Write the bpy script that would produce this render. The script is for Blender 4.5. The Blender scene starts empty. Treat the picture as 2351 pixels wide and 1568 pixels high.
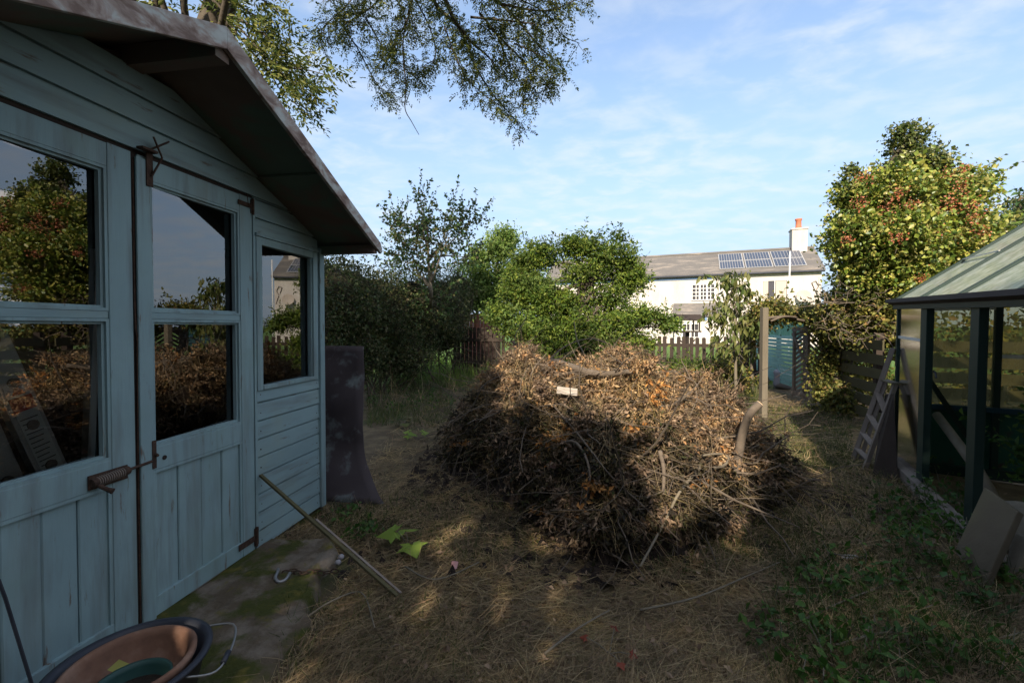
import bpy, math, random
import numpy as np
from mathutils import Vector, Matrix
R = math.radians
scn = bpy.context.scene
COL = scn.collection
# ------------------------------------------------------------------ camera, sky, sun, exposure
CAMH = 1.2
cd = bpy.data.cameras.new('camera'); cam = bpy.data.objects.new('camera', cd); COL.objects.link(cam)
cd.sensor_width = 36; cd.lens = 1000 / 2351 * 36; cd.shift_y = -15 / 2351
cd.clip_start = 0.05; cd.clip_end = 3000
cam.location = (0, 0, CAMH); cam.rotation_euler = (R(90 - 1.1), 0, 0)
scn.camera = cam
SUN = Vector((-0.24, -0.83, 0.50)).normalized()
SEL = math.asin(SUN.z); SAZ = math.atan2(SUN.x, SUN.y)
world = bpy.data.worlds.new('World'); scn.world = world; world.use_nodes = True
nt = world.node_tree; nt.nodes.clear()
def wn(t, **k):
    n = nt.nodes.new(t)
    for a, b in k.items(): setattr(n, a, b)
    return n
sky = wn('ShaderNodeTexSky', sky_type='NISHITA', sun_disc=False, sun_elevation=SEL, sun_rotation=SAZ, air_density=1.0, dust_density=0.6, ozone_density=1.6)
tc = wn('ShaderNodeTexCoord'); sep = wn('ShaderNodeSeparateXYZ'); nt.links.new(tc.outputs['Generated'], sep.inputs[0])
def wm(op, a, b=None, c=None):
    n = wn('ShaderNodeMath', operation=op)
    for i, x in enumerate((a, b, c)):
        if x is None: continue
        if isinstance(x, (int, float)): n.inputs[i].default_value = x
        else: nt.links.new(x, n.inputs[i])
    return n.outputs[0]
zz = wm('MAXIMUM', wm('ADD', sep.outputs[2], 0.12), 0.05)
px_, py_ = wm('DIVIDE', sep.outputs[0], zz), wm('DIVIDE', sep.outputs[1], zz)
cmb = wn('ShaderNodeCombineXYZ'); nt.links.new(px_, cmb.inputs[0]); nt.links.new(py_, cmb.inputs[1])
def wnoise(scale, rot, st, det=6, rough=.6, dist=.3):
    mp = wn('ShaderNodeMapping'); mp.inputs['Rotation'].default_value = (0, 0, rot); mp.inputs['Scale'].default_value = st
    nt.links.new(cmb.outputs[0], mp.inputs[0])
    n = wn('ShaderNodeTexNoise'); n.inputs['Scale'].default_value = scale; n.inputs['Detail'].default_value = det
    n.inputs['Roughness'].default_value = rough; n.inputs['Distortion'].default_value = dist
    nt.links.new(mp.outputs[0], n.inputs['Vector']); return n.outputs[0]
def wramp(x, a, b, lo=0, hi=1):
    m = wn('ShaderNodeMapRange', interpolation_type='SMOOTHSTEP')
    nt.links.new(x, m.inputs[0]); m.inputs[1].default_value = a; m.inputs[2].default_value = b; m.inputs[3].default_value = lo; m.inputs[4].default_value = hi
    return m.outputs[0]
wisp = wm('MULTIPLY', wramp(wnoise(5.0, .75, (1, 1.35, 1), 5, .55, .25), .36, .74), wramp(wnoise(.9, .6, (1, 1.5, 1), 4, .5, .2), .32, .66, .30, 1.0))
horizon = wramp(sep.outputs[2], 0.0, 0.60, .92, .25)
wfac = wm('MULTIPLY', wisp, .62)
mx0 = wn('ShaderNodeMix', data_type='RGBA'); nt.links.new(horizon, mx0.inputs[0]); nt.links.new(sky.outputs[0], mx0.inputs[6]); mx0.inputs[7].default_value = (1.75, 2.25, 3.0, 1)
# cumulus banks at right, plus unseen clouds added behind the viewer as fill light
cum_fill = wm('MULTIPLY', wramp(wnoise(1.7, 0, (1, 1, 1), 9, .55, .1), .515, .60), wm('MAXIMUM', wramp(sep.outputs[0], .76, .86), wramp(sep.outputs[1], .05, -.25)))
mx1 = wn('ShaderNodeMix', data_type='RGBA'); nt.links.new(wfac, mx1.inputs[0]); nt.links.new(mx0.outputs[2], mx1.inputs[6]); mx1.inputs[7].default_value = (3.1, 3.25, 3.4, 1)
mx2 = wn('ShaderNodeMix', data_type='RGBA'); nt.links.new(cum_fill, mx2.inputs[0]); nt.links.new(mx1.outputs[2], mx2.inputs[6])
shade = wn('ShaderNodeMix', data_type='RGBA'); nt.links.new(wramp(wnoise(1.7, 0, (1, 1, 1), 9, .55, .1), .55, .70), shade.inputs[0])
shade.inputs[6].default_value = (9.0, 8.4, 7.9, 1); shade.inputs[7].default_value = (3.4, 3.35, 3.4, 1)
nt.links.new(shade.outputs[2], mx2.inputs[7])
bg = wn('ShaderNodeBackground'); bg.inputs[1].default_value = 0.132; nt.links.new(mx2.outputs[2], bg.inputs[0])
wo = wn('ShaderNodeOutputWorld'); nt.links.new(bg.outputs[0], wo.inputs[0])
sl = bpy.data.lights.new('sun', 'SUN'); sl.energy = 4.0; sl.angle = R(.53); sl.color = (1, .87, .70)
so = bpy.data.objects.new('sun', sl); COL.objects.link(so); so.rotation_euler = SUN.to_track_quat('Z', 'Y').to_euler(); so.location = (-4, -12, 9)
vs = scn.view_settings; vs.view_transform = 'Standard'; vs.look = 'None'; vs.exposure = 1.22; vs.gamma = 1; vs.use_curve_mapping = False
scn.cycles.max_bounces = 8; scn.cycles.transparent_max_bounces = 16; scn.cycles.diffuse_bounces = 4

# ------------------------------------------------------------------ helpers
rng = np.random.default_rng(7)
def ray(u, v):                       # direction of a sight line, depth 1
    x = (u - 1175.5) / 1000; y = -(v - 784 + 15) / 1000; p = R(1.1)
    d = np.array([x, math.cos(p) + math.sin(p) * y, -math.sin(p) + math.cos(p) * y]); return d / d[1]
def W(u, v, Y): return np.array([0, 0, CAMH]) + ray(u, v) * Y
def G(u, v, z=0):
    r = ray(u, v); return np.array([0, 0, CAMH]) + r * ((z - CAMH) / r[2])
def thing(name, label, cat, loc=(0, 0, 0), rotz=0, group=None, kind=None):
    o = bpy.data.objects.new(name, None); COL.objects.link(o); o.location = loc; o.rotation_euler = (0, 0, rotz); o.empty_display_size = .1
    o['label'] = label; o['category'] = cat
    if group: o['group'] = group
    return o
def tag(o, label=None, cat=None, group=None, kind=None):
    for k, v in (('label', label), ('category', cat), ('group', group), ('kind', kind)):
        if v: o[k] = v
    return o
def link(name, verts, faces, mat, parent=None, smooth=False, loc=None):
    me = bpy.data.meshes.new(name); me.from_pydata([tuple(map(float, v)) for v in verts], [], faces); me.validate()
    if smooth: me.polygons.foreach_set('use_smooth', [True] * len(me.polygons))
    for m in (mat if isinstance(mat, (list, tuple)) else [mat]): me.materials.append(m)
    o = bpy.data.objects.new(name, me); COL.objects.link(o)
    if parent: o.parent = parent
    if loc is not None: o.location = loc
    return o
def dup(root, loc=None, rotz=None, label=None):
    r = root.copy(); COL.objects.link(r)
    if loc is not None: r.location = loc
    if rotz is not None: r.rotation_euler = (0, 0, rotz)
    if label: r['label'] = label
    for ch in list(root.children):
        c = ch.copy(); COL.objects.link(c); c.parent = r
        for g in ch.children:
            q = g.copy(); COL.objects.link(q); q.parent = c
    return r
class MB:
    def __init__(s): s.v = []; s.f = []
    def add(s, vs, fs):
        b = len(s.v); s.v += [tuple(map(float, p)) for p in vs]; s.f += [tuple(i + b for i in f) for f in fs]; return s
    def box(s, x0, x1, y0, y1, z0, z1, jit=0):
        P = [(x, y, z) for z in (z0, z1) for y in (y0, y1) for x in (x0, x1)]
        return s.add(P, [(0, 2, 3, 1), (4, 5, 7, 6), (0, 1, 5, 4), (2, 6, 7, 3), (0, 4, 6, 2), (1, 3, 7, 5)])
    def bar(s, a, b, w, h, up=(0, 0, 1)):
        a = Vector(a); b = Vector(b); d = (b - a).normalized(); up = Vector(up)
        if abs(d.dot(up)) > .98: up = Vector((1, 0, 0))
        x = d.cross(up).normalized(); y = x.cross(d).normalized(); P = []
        for p in (a, b):
            for i, j in ((-1, -1), (1, -1), (1, 1), (-1, 1)): P.append(p + x * i * w / 2 + y * j * h / 2)
        return s.add(P, [(0, 3, 2, 1), (4, 5, 6, 7), (0, 1, 5, 4), (1, 2, 6, 5), (2, 3, 7, 6), (3, 0, 4, 7)])
    def tube(s, pts, r, n=6, cap=True):
        pts = [Vector(p) for p in pts]; m = len(pts); rr = r if hasattr(r, '__len__') else [r] * m; V = []; ref = None
        for i, p in enumerate(pts):
            d = (pts[min(i + 1, m - 1)] - pts[max(i - 1, 0)]).normalized()
            if ref is None: ref = d.orthogonal().normalized()
            x = (ref - d * ref.dot(d)); x = x.normalized() if x.length > 1e-6 else d.orthogonal().normalized(); ref = x; y = d.cross(x)
            for k in range(n):
                a = 2 * math.pi * k / n; V.append(p + (x * math.cos(a) + y * math.sin(a)) * rr[i])
        F = [(i * n + k, i * n + (k + 1) % n, (i + 1) * n + (k + 1) % n, (i + 1) * n + k) for i in range(m - 1) for k in range(n)]
        if cap: F += [tuple(range(n - 1, -1, -1)), tuple(range((m - 1) * n, m * n))]
        return s.add(V, F)
    def lathe(s, prof, n=40, c=(0, 0, 0), sy=1):
        m = len(prof); V = [(c[0] + r * math.cos(2 * math.pi * k / n), c[1] + sy * r * math.sin(2 * math.pi * k / n), c[2] + z) for r, z in prof for k in range(n)]
        return s.add(V, [(i * n + k, i * n + (k + 1) % n, (i + 1) * n + (k + 1) % n, (i + 1) * n + k) for i in range(m - 1) for k in range(n)])
    def prism(s, poly, off):
        n = len(poly); off = Vector(off); P = [Vector(p) for p in poly]
        return s.add(P + [p + off for p in P], [tuple(range(n - 1, -1, -1)), tuple(range(n, 2 * n))] + [(i, (i + 1) % n, n + (i + 1) % n, n + i) for i in range(n)])
    def build(s, name, mat, parent=None, smooth=False, loc=None, bevel=0):
        o = link(name, s.v, s.f, mat, parent, smooth, loc)
        if bevel:
            m = o.modifiers.new('bevel', 'BEVEL'); m.width = bevel; m.segments = 2; m.limit_method = 'ANGLE'
        return o
def fastmesh(name, V, F, mat, parent=None, nper=3):
    """V (n,3) array, F (m,k) int array"""
    me = bpy.data.meshes.new(name); k = F.shape[1]
    me.vertices.add(len(V)); me.vertices.foreach_set('co', np.asarray(V, 'f').ravel())
    me.loops.add(F.size); me.loops.foreach_set('vertex_index', F.astype('i').ravel())
    me.polygons.add(len(F)); me.polygons.foreach_set('loop_start', np.arange(0, F.size, k, dtype='i'))
    try: me.polygons.foreach_set('loop_total', np.full(len(F), k, 'i'))
    except Exception: pass
    me.update(); me.materials.append(mat)
    o = bpy.data.objects.new(name, me); COL.objects.link(o)
    if parent: o.parent = parent
    return o
def unit(a): return a / np.maximum(np.linalg.norm(a, axis=1, keepdims=True), 1e-9)
def leaf_arrays(P, L, axis=None, nrm=None, wid=.5, fold=.15, r=rng):
    n = len(P)
    if axis is None: axis = unit(r.normal(size=(n, 3)) + np.array([0, 0, -.25]))
    if nrm is None: nrm = r.normal(size=(n, 3)) * .75 + np.array([.3, -.55, .55])
    b = unit(np.cross(nrm, axis)); nn = np.cross(axis, b)
    L = np.broadcast_to(np.asarray(L, float), (n,)) * r.uniform(.45, 1.4, n); L = L[:, None]
    mid = P + axis * L * .45
    V = np.stack([P, mid + b * L * wid / 2 + nn * L * fold, P + axis * L, mid - b * L * wid / 2 + nn * L * fold], 1).reshape(-1, 3)
    i = np.arange(n)[:, None] * 4
    F = np.concatenate([i + np.array([0, 1, 2]), i + np.array([0, 2, 3])], 1).reshape(-1, 3)
    return V, F
def join_arrays(lst):
    Vs, Fs, o = [], [], 0
    for V, F in lst: Vs.append(V); Fs.append(F + o); o += len(V)
    return np.concatenate(Vs), np.concatenate(Fs)
def crown_points(blobs, n, clump=.12, per=28, r=rng, shell=2.4):
    """blobs: (cx,cy,cz,rx,ry,rz[,weight]) ; clumps of leaves with gaps between them"""
    w = np.array([(b[3] * b[4] * b[5]) ** (2 / 3) * (b[6] if len(b) > 6 else 1) for b in blobs]); w /= w.sum(); out = []
    for b, wi in zip(blobs, w):
        k = max(3, int(n * wi / per)); d = unit(r.normal(size=(k, 3))); rad = r.uniform(0, 1, k) ** (1 / shell) * r.uniform(.82, 1.12, k)
        c = np.array(b[:3]) + d * rad[:, None] * np.array(b[3:6])
        m = int(n * wi / k) + 1
        p = np.repeat(c, m, 0) + r.normal(size=(k * m, 3)) * clump * np.repeat(r.uniform(.5, 1.3, k), m)[:, None] * np.array([1, 1, .75])
        out.append(p)
    return np.concatenate(out)
def strips(P, D, L, w, bend, r=rng, seg=3, up=None):
    """curved thin blades: start P, direction D, length L, width w"""
    n = len(P); D = unit(D); side = unit(np.cross(D, np.array([0, 0, 1.]) + r.normal(size=(n, 3)) * .35)); curl = unit(r.normal(size=(n, 3)) * np.array([1, 1, .35]))
    L = L[:, None]; w = np.broadcast_to(np.asarray(w, float), (n,))[:, None]; bend = np.broadcast_to(np.asarray(bend, float), (n,))[:, None]; rows = []
    for k in range(seg + 1):
        t = k / seg; c = P + D * L * t + curl * L * bend * t * t + (up * L * (t * t) if up is not None else 0)
        ww = w * (1 - .75 * t) / 2
        rows.append(np.stack([c - side * ww, c + side * ww], 1))
    V = np.concatenate(rows, 1).reshape(-1, 3); i = np.arange(n)[:, None] * 2 * (seg + 1)
    F = np.concatenate([i + np.array([2 * k, 2 * k + 1, 2 * k + 3, 2 * k + 2]) for k in range(seg)], 1).reshape(-1, 4)
    return V, F
def twig_mesh(paths, radii, n=4):
    mb = MB()
    for p, r in zip(paths, radii): mb.tube(p, r, n)
    return mb
def wander(a, b, k=6, amp=.08, r=rng):
    a = np.array(a, float); b = np.array(b, float); L = np.linalg.norm(b - a); t = np.linspace(0, 1, k)[:, None]
    off = np.cumsum(r.normal(size=(k, 3)), 0) * amp * L / math.sqrt(k); off -= off[0] + (off[-1] - off[0]) * t
    return a + (b - a) * t + off
def spline(pts, k=4):
    P = [np.array(p, float) for p in pts]; out = []
    for i in range(len(P) - 1):
        p0 = P[max(i - 1, 0)]; p1 = P[i]; p2 = P[i + 1]; p3 = P[min(i + 2, len(P) - 1)]
        for j in range(k):
            t = j / k; out.append(.5 * ((2 * p1) + (-p0 + p2) * t + (2 * p0 - 5 * p1 + 4 * p2 - p3) * t * t + (-p0 + 3 * p1 - 3 * p2 + p3) * t ** 3))
    out.append(P[-1]); return out

# ------------------------------------------------------------------ materials
def mat(name, base, rough=.8, stops=None, noise=None, bump=None, spec=.3, metal=0, coord='Object', trans=0, rand=None, layers=(), alpha=None):
    """stops: colour ramp over a noise (scale, stretch xyz, detail); rand: ramp over random per leaf; layers: (colour, scale, stretch, lo, hi[, detail])"""
    m = bpy.data.materials.new(name); m.use_nodes = True; t = m.node_tree; N = t.nodes; K = t.links
    b = N['Principled BSDF']; b.inputs['Roughness'].default_value = rough; b.inputs['Specular IOR Level'].default_value = spec; b.inputs['Metallic'].default_value = metal
    b.inputs['Base Color'].default_value = (*base, 1); cur = None
    def nz(sc, st=(1, 1, 1), det=5, dist=0, ro=.6):
        c = N.new('ShaderNodeTexCoord'); mp = N.new('ShaderNodeMapping'); mp.inputs['Scale'].default_value = st
        K.new(c.outputs[coord], mp.inputs[0]); n = N.new('ShaderNodeTexNoise'); n.inputs['Scale'].default_value = sc; n.inputs['Detail'].default_value = det; n.inputs['Distortion'].default_value = dist; n.inputs['Roughness'].default_value = ro
        K.new(mp.outputs[0], n.inputs['Vector']); return n.outputs[0]
    def ramp(src, st):
        r = N.new('ShaderNodeValToRGB'); K.new(src, r.inputs[0]); e = r.color_ramp.elements
        while len(e) > 1: e.remove(e[-1])
        e[0].position = st[0][0]; e[0].color = (*st[0][1], 1)
        for p, c in st[1:]: q = e.new(p); q.color = (*c, 1)
        return r.outputs[0]
    if rand:
        g = N.new('ShaderNodeNewGeometry'); cur = ramp(g.outputs['Random Per Island'], rand)
    if stops:
        c = ramp(nz(*(noise or (5,))), stops)
        if cur is not None:
            mx = N.new('ShaderNodeMix'); mx.data_type = 'RGBA'; mx.blend_type = 'MULTIPLY'; mx.inputs[0].default_value = 1; K.new(cur, mx.inputs[6]); K.new(c, mx.inputs[7]); cur = mx.outputs[2]
        else: cur = c
    for ly in layers:
        col, sc, st, lo, hi = ly[:5]; mr = N.new('ShaderNodeMapRange'); K.new(nz(sc, st, 7, .2), mr.inputs[0]); mr.inputs[1].default_value = lo; mr.inputs[2].default_value = hi
        mx = N.new('ShaderNodeMix'); mx.data_type = 'RGBA'; K.new(mr.outputs[0], mx.inputs[0])
        if cur is not None: K.new(cur, mx.inputs[6])
        else: mx.inputs[6].default_value = (*base, 1)
        mx.inputs[7].default_value = (*col, 1); cur = mx.outputs[2]
    if cur is not None: K.new(cur, b.inputs['Base Color'])
    if bump:
        bn = N.new('ShaderNodeBump'); bn.inputs['Strength'].default_value = bump[0]; bn.inputs['Distance'].default_value = bump[1]
        K.new(nz(*bump[2:]), bn.inputs['Height']); K.new(bn.outputs[0], b.inputs['Normal'])
    if trans:
        tr = N.new('ShaderNodeBsdfTranslucent'); ms = N.new('ShaderNodeMixShader'); ms.inputs[0].default_value = trans
        if cur is not None: K.new(cur, tr.inputs[0])
        else: tr.inputs[0].default_value = (*base, 1)
        out = N['Material Output']; K.new(b.outputs[0], ms.inputs[1]); K.new(tr.outputs[0], ms.inputs[2]); K.new(ms.outputs[0], out.inputs[0])
    return m
def wood_layers(c1, c2): return [(c1, 14, (1, 1, .12), .5, .66), (c2, 40, (1, 1, .08), .55, .75)]
M = {}
PB = (.225, .325, .345)
M['paint'] = mat('weathered_blue_paint_upright', PB, .75, stops=[(0, (.16, .24, .26)), (.5, PB), (1, (.30, .42, .43))], noise=(3, (1, 1, .5), 6), layers=[((.19, .23, .22), 7, (1, 1, .14), .52, .74), ((.16, .20, .205), 16, (1, 1, .10), .50, .72), ((.14, .115, .095), 34, (1, 1, .14), .63, .70), ((.20, .29, .28), 4, (1, 1, 1), .5, .8)], bump=(.5, .004, 30, (1, 1, .07), 6), spec=.25)
M['paint_flat'] = mat('weathered_blue_paint_boards', PB, .75, stops=[(0, (.16, .24, .26)), (.5, PB), (1, (.31, .43, .44))], noise=(3, (1, .5, 1), 6), layers=[((.16, .20, .205), 16, (1, .10, 1), .50, .72), ((.14, .115, .095), 34, (1, .14, 1), .63, .70), ((.24, .31, .28), 3, (1, 1, 1), .5, .8)], bump=(.5, .004, 30, (1, .07, 1), 6), spec=.25)
M['barge'] = mat('flaking_bargeboard', (.2, .18, .16), .85, stops=[(0, (.05, .035, .03)), (.40, (.17, .12, .10)), (.50, (.30, .24, .21)), (.60, (.40, .42, .40)), (1, (.50, .54, .54))], noise=(17, (1, .5, .9), 9, .6), bump=(.8, .006, 40, (1, .25, .5), 6))
M['soffit'] = mat('stained_soffit', (.08, .065, .055), .9, stops=[(0, (.10, .075, .06)), (.45, (.15, .11, .09)), (.55, (.10, .14, .11)), (1, (.16, .19, .15))], noise=(2.2, (1, 1, 1), 5, .3), bump=(.3, .003, 30, (.1, 1, 1)))
M['felt'] = mat('roofing_felt', (.06, .06, .055), .95, stops=[(0, (.03, .03, .03)), (1, (.1, .1, .08))], noise=(20,), bump=(.5, .004, 90))
M['dark'] = mat('gap_shade', (.03, .022, .018), .95)  # near-black, stands in for shade inside gaps and holes
M['inside'] = mat('brown_interior_boards', (.10, .07, .05), .9, stops=[(0, (.05, .035, .028)), (1, (.16, .11, .08))], noise=(6, (1, 1, .2)))
M['rust'] = mat('rusty_iron', (.12, .05, .03), .85, stops=[(0, (.025, .018, .015)), (.5, (.06, .036, .026)), (1, (.17, .10, .065))], noise=(60, (1, 1, 1), 8), bump=(.6, .002, 120), metal=.2)
M['alu'] = mat('dull_aluminium', (.45, .45, .44), .5, metal=.6, stops=[(0, (.3, .3, .3)), (1, (.5, .5, .48))], noise=(12, (1, 1, .2)))
M['concrete'] = mat('mossy_concrete', (.12, .10, .08), .95, stops=[(0, (.05, .036, .024)), (.48, (.10, .075, .05)), (.58, (.16, .13, .10)), (1, (.34, .29, .23))], noise=(6, (1, 1, 1), 9), layers=[((.05, .055, .010), 4.5, (1, 1, 1), .47, .56), ((.12, .10, .02), 14, (1, 1, 1), .56, .70)], bump=(1, .02, 14, (1, 1, 1), 9), coord='Object')
M['sheet'] = mat('dull_rubber_sheet', (.06, .05, .055), .8, stops=[(0, (.045, .036, .04)), (1, (.085, .07, .075))], noise=(3,), layers=[((.20, .24, .24), 6, (1, 1, 1), .56, .72)], bump=(.3, .01, 6))
M['batten'] = mat('grey_green_batten', (.12, .10, .06), .9, stops=[(0, (.05, .045, .02)), (.55, (.09, .08, .04)), (1, (.20, .17, .14))], noise=(3, (1, 1, 1), 6), bump=(.4, .003, 40))
M['greywood'] = mat('silvered_timber', (.25, .21, .18), .9, stops=[(0, (.10, .08, .065)), (.5, (.20, .165, .14)), (1, (.32, .27, .23))], noise=(12, (1, 1, .15), 7), bump=(.5, .004, 30, (1, 1, .1)))
M['fencewood'] = mat('brown_fence_timber', (.09, .065, .05), .9, stops=[(0, (.022, .017, .014)), (.6, (.045, .033, .026)), (1, (.08, .062, .045))], noise=(9, (1, 1, .2), 7), bump=(.4, .004, 30))
M['mosswood'] = mat('green_stained_boards', (.10, .09, .04), .9, stops=[(0, (.035, .03, .018)), (.5, (.065, .058, .03)), (1, (.11, .10, .045))], noise=(4, (.4, .4, 1), 7), bump=(.5, .005, 24))
M['redwood'] = mat('red_brown_boards', (.22, .07, .05), .85, stops=[(0, (.15, .05, .04)), (1, (.26, .10, .07))], noise=(8, (4, 4, .3)))
M['bark'] = mat('bark', (.06, .048, .036), .95, stops=[(0, (.03, .024, .018)), (1, (.11, .09, .065))], noise=(14, (1, 1, .3)), bump=(.7, .01, 26))
M['palebark'] = mat('pale_bark', (.16, .14, .10), .9, stops=[(0, (.09, .075, .055)), (1, (.22, .19, .14))], noise=(14, (1, 1, .3)))
M['terra'] = mat('terracotta', (.30, .13, .075), .85, stops=[(.2, (.10, .055, .04)), (.5, (.19, .10, .065)), (.8, (.30, .20, .15))], noise=(14, (1, 1, 1), 9), bump=(.3, .003, 50))
M['rubber'] = mat('black_blue_plastic', (.025, .028, .04), .5, stops=[(0, (.02, .022, .03)), (1, (.045, .05, .065))], noise=(8,))
M['greenpot'] = mat('green_plastic', (.03, .10, .085), .5, stops=[(0, (.016, .05, .045)), (1, (.035, .09, .08))], noise=(10,))
M['soil'] = mat('dark_potting_soil', (.03, .022, .016), 1, bump=(1, .02, 60))
M['wire'] = mat('galvanised_wire', (.3, .3, .3), .5, metal=.7)
M['render'] = mat('cream_painted_render', (.5, .46, .42), .9, stops=[(.2, (.38, .33, .30)), (.5, (.47, .43, .395)), (.8, (.52, .485, .45))], noise=(1.2, (1, 1, .4), 8), bump=(.3, .02, 8))
M['white'] = mat('white_paint', (.6, .6, .58), .6, stops=[(0, (.55, .54, .51)), (1, (.68, .67, .65))], noise=(4,))
M['slate'] = mat('lichened_slate', (.16, .15, .14), .85, stops=[(0, (.09, .085, .08)), (.52, (.13, .12, .11)), (.66, (.22, .19, .16)), (1, (.28, .24, .20))], noise=(1.6, (.5, .5, 3), 8), bump=(.8, .03, 3, (.6, .6, 8)))
M['bluetrim'] = mat('blue_painted_eaves', (.13, .20, .34), .7)
M['solar'] = mat('solar_cells', (.05, .062, .09), .25, spec=.6)
M['winglass'] = mat('dark_window_glass', (.05, .045, .05), .15, spec=.6)
M['curtain'] = mat('beige_curtain', (.42, .36, .31), .9); M['frame'] = mat('panel_frame', (.30, .30, .30), .5)
M['orange'] = mat('orange_clay', (.42, .13, .07), .8, stops=[(0, (.33, .10, .055)), (1, (.5, .18, .10))], noise=(5,))
M['ghgreen'] = mat('dark_green_frame', (.012, .06, .05), .55, stops=[(0, (.008, .018, .017)), (.6, (.012, .030, .025)), (1, (.028, .05, .038))], noise=(6, (1, 1, .3)))
M['ghpanel'] = mat('green_panel', (.012, .075, .05), .7, stops=[(0, (.008, .045, .035)), (1, (.02, .10, .065))], noise=(3,), layers=[((.05, .03, .03), 5, (1, 1, 1), .6, .7)])
M['teal'] = mat('faded_teal_slats', (.10, .24, .24), .8, stops=[(0, (.20, .42, .37)), (1, (.36, .58, .54))], noise=(3,))
M['bag'] = mat('pale_plastic_sack', (.33, .31, .33), .6, bump=(.6, .03, 9))
M['stone'] = mat('grey_stone', (.25, .22, .18), .95, stops=[(0, (.12, .105, .08)), (1, (.30, .27, .22))], noise=(6,), bump=(.7, .02, 9))
M['paverslab'] = mat('brown_grey_slab', (.12, .10, .09), .9, stops=[(.2, (.07, .056, .035)), (.5, (.12, .095, .065)), (.8, (.16, .14, .075))], noise=(3, (1, 1, 1), 7), bump=(.4, .004, 60))
M['cutwood'] = mat('fresh_cut_wood', (.62, .45, .28), .8, stops=[(0, (.5, .34, .2)), (1, (.72, .56, .38))], noise=(40,))
M['branchwood'] = mat('dead_branch', (.17, .13, .09), .9, stops=[(0, (.05, .038, .03)), (1, (.20, .16, .12))], noise=(16,), bump=(.5, .004, 40))
M['sticker_white'] = mat('label_white', (.50, .52, .50), .6); M['sticker_red'] = mat('label_red', (.45, .06, .05), .6); M['ink'] = mat('label_ink', (.08, .07, .07), .7)
M['pink'] = mat('faded_pink_paper', (.45, .16, .15), .8, stops=[(0, (.35, .10, .10)), (1, (.5, .35, .33))], noise=(40,))
def glassmat(name, refl, tint, haze=0, hcol=(.4, .45, .4), fr=1.9, hn=3, tf=.5):
    m = bpy.data.materials.new(name); m.use_nodes = True; t = m.node_tree; N = t.nodes; K = t.links; N.clear()
    out = N.new('ShaderNodeOutputMaterial'); tr = N.new('ShaderNodeBsdfTransparent'); tr.inputs[0].default_value = (*tint, 1)
    gl = N.new('ShaderNodeBsdfGlossy'); gl.inputs['Roughness'].default_value = refl; f = N.new('ShaderNodeFresnel'); f.inputs[0].default_value = fr
    ms = N.new('ShaderNodeMixShader'); K.new(f.outputs[0], ms.inputs[0]); last = tr.outputs[0]
    if haze:
        d = N.new('ShaderNodeBsdfDiffuse'); tl = N.new('ShaderNodeBsdfTranslucent'); c = N.new('ShaderNodeTexCoord'); mp = N.new('ShaderNodeMapping'); mp.inputs['Scale'].default_value = (1, 1, .35); K.new(c.outputs['Object'], mp.inputs[0])
        n = N.new('ShaderNodeTexNoise'); n.inputs['Scale'].default_value = hn; n.inputs['Detail'].default_value = 8; n.inputs['Roughness'].default_value = .65; K.new(mp.outputs[0], n.inputs['Vector'])
        rp = N.new('ShaderNodeValToRGB'); K.new(n.outputs[0], rp.inputs[0]); rp.color_ramp.elements[0].position = .3; rp.color_ramp.elements[0].color = (hcol[0] * .55, hcol[1] * .62, hcol[2] * .5, 1); rp.color_ramp.elements[1].position = .7; rp.color_ramp.elements[1].color = (*hcol, 1)
        K.new(rp.outputs[0], d.inputs[0]); K.new(rp.outputs[0], tl.inputs[0]); m1 = N.new('ShaderNodeMixShader'); m1.inputs[0].default_value = tf; K.new(d.outputs[0], m1.inputs[1]); K.new(tl.outputs[0], m1.inputs[2])
        mr = N.new('ShaderNodeMapRange'); K.new(n.outputs[0], mr.inputs[0]); mr.inputs[1].default_value = .25; mr.inputs[2].default_value = .75; mr.inputs[3].default_value = haze * .75; mr.inputs[4].default_value = min(1, haze * 1.2)
        m2 = N.new('ShaderNodeMixShader'); K.new(mr.outputs[0], m2.inputs[0]); K.new(tr.outputs[0], m2.inputs[1]); K.new(m1.outputs[0], m2.inputs[2]); last = m2.outputs[0]
    K.new(last, ms.inputs[1]); K.new(gl.outputs[0], ms.inputs[2]); K.new(ms.outputs[0], out.inputs[0]); return m
M['shedglass'] = glassmat('old_window_glass', 0.0, (.8, .82, .82), fr=2.6)
M['ghglass'] = glassmat('algae_glass', .08, (.6, .58, .38), .60, (.21, .20, .11), 1.4, 9)
M['ghroof'] = glassmat('grimy_roof_glass', .15, (.8, .85, .8), .96, (.74, .78, .68), 2.0, 16, .12)
M['ghside'] = glassmat('milky_side_glass', .12, (.8, .88, .84), .82, (.50, .60, .48), 1.12, 4, .25)
def leafm(name, cols, trans=.35, rough=.55, spec=.3, noise=None):
    n = len(cols); return mat(name, cols[0], rough, rand=[(i / (n - 1), c) for i, c in enumerate(cols)], trans=trans, spec=spec, stops=noise, noise=(3.2, (1, 1, 1), 4))
var = [(.3, (.6, .6, .62)), (.5, (1, 1, 1)), (.7, (1.35, 1.28, 1.0))]
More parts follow.
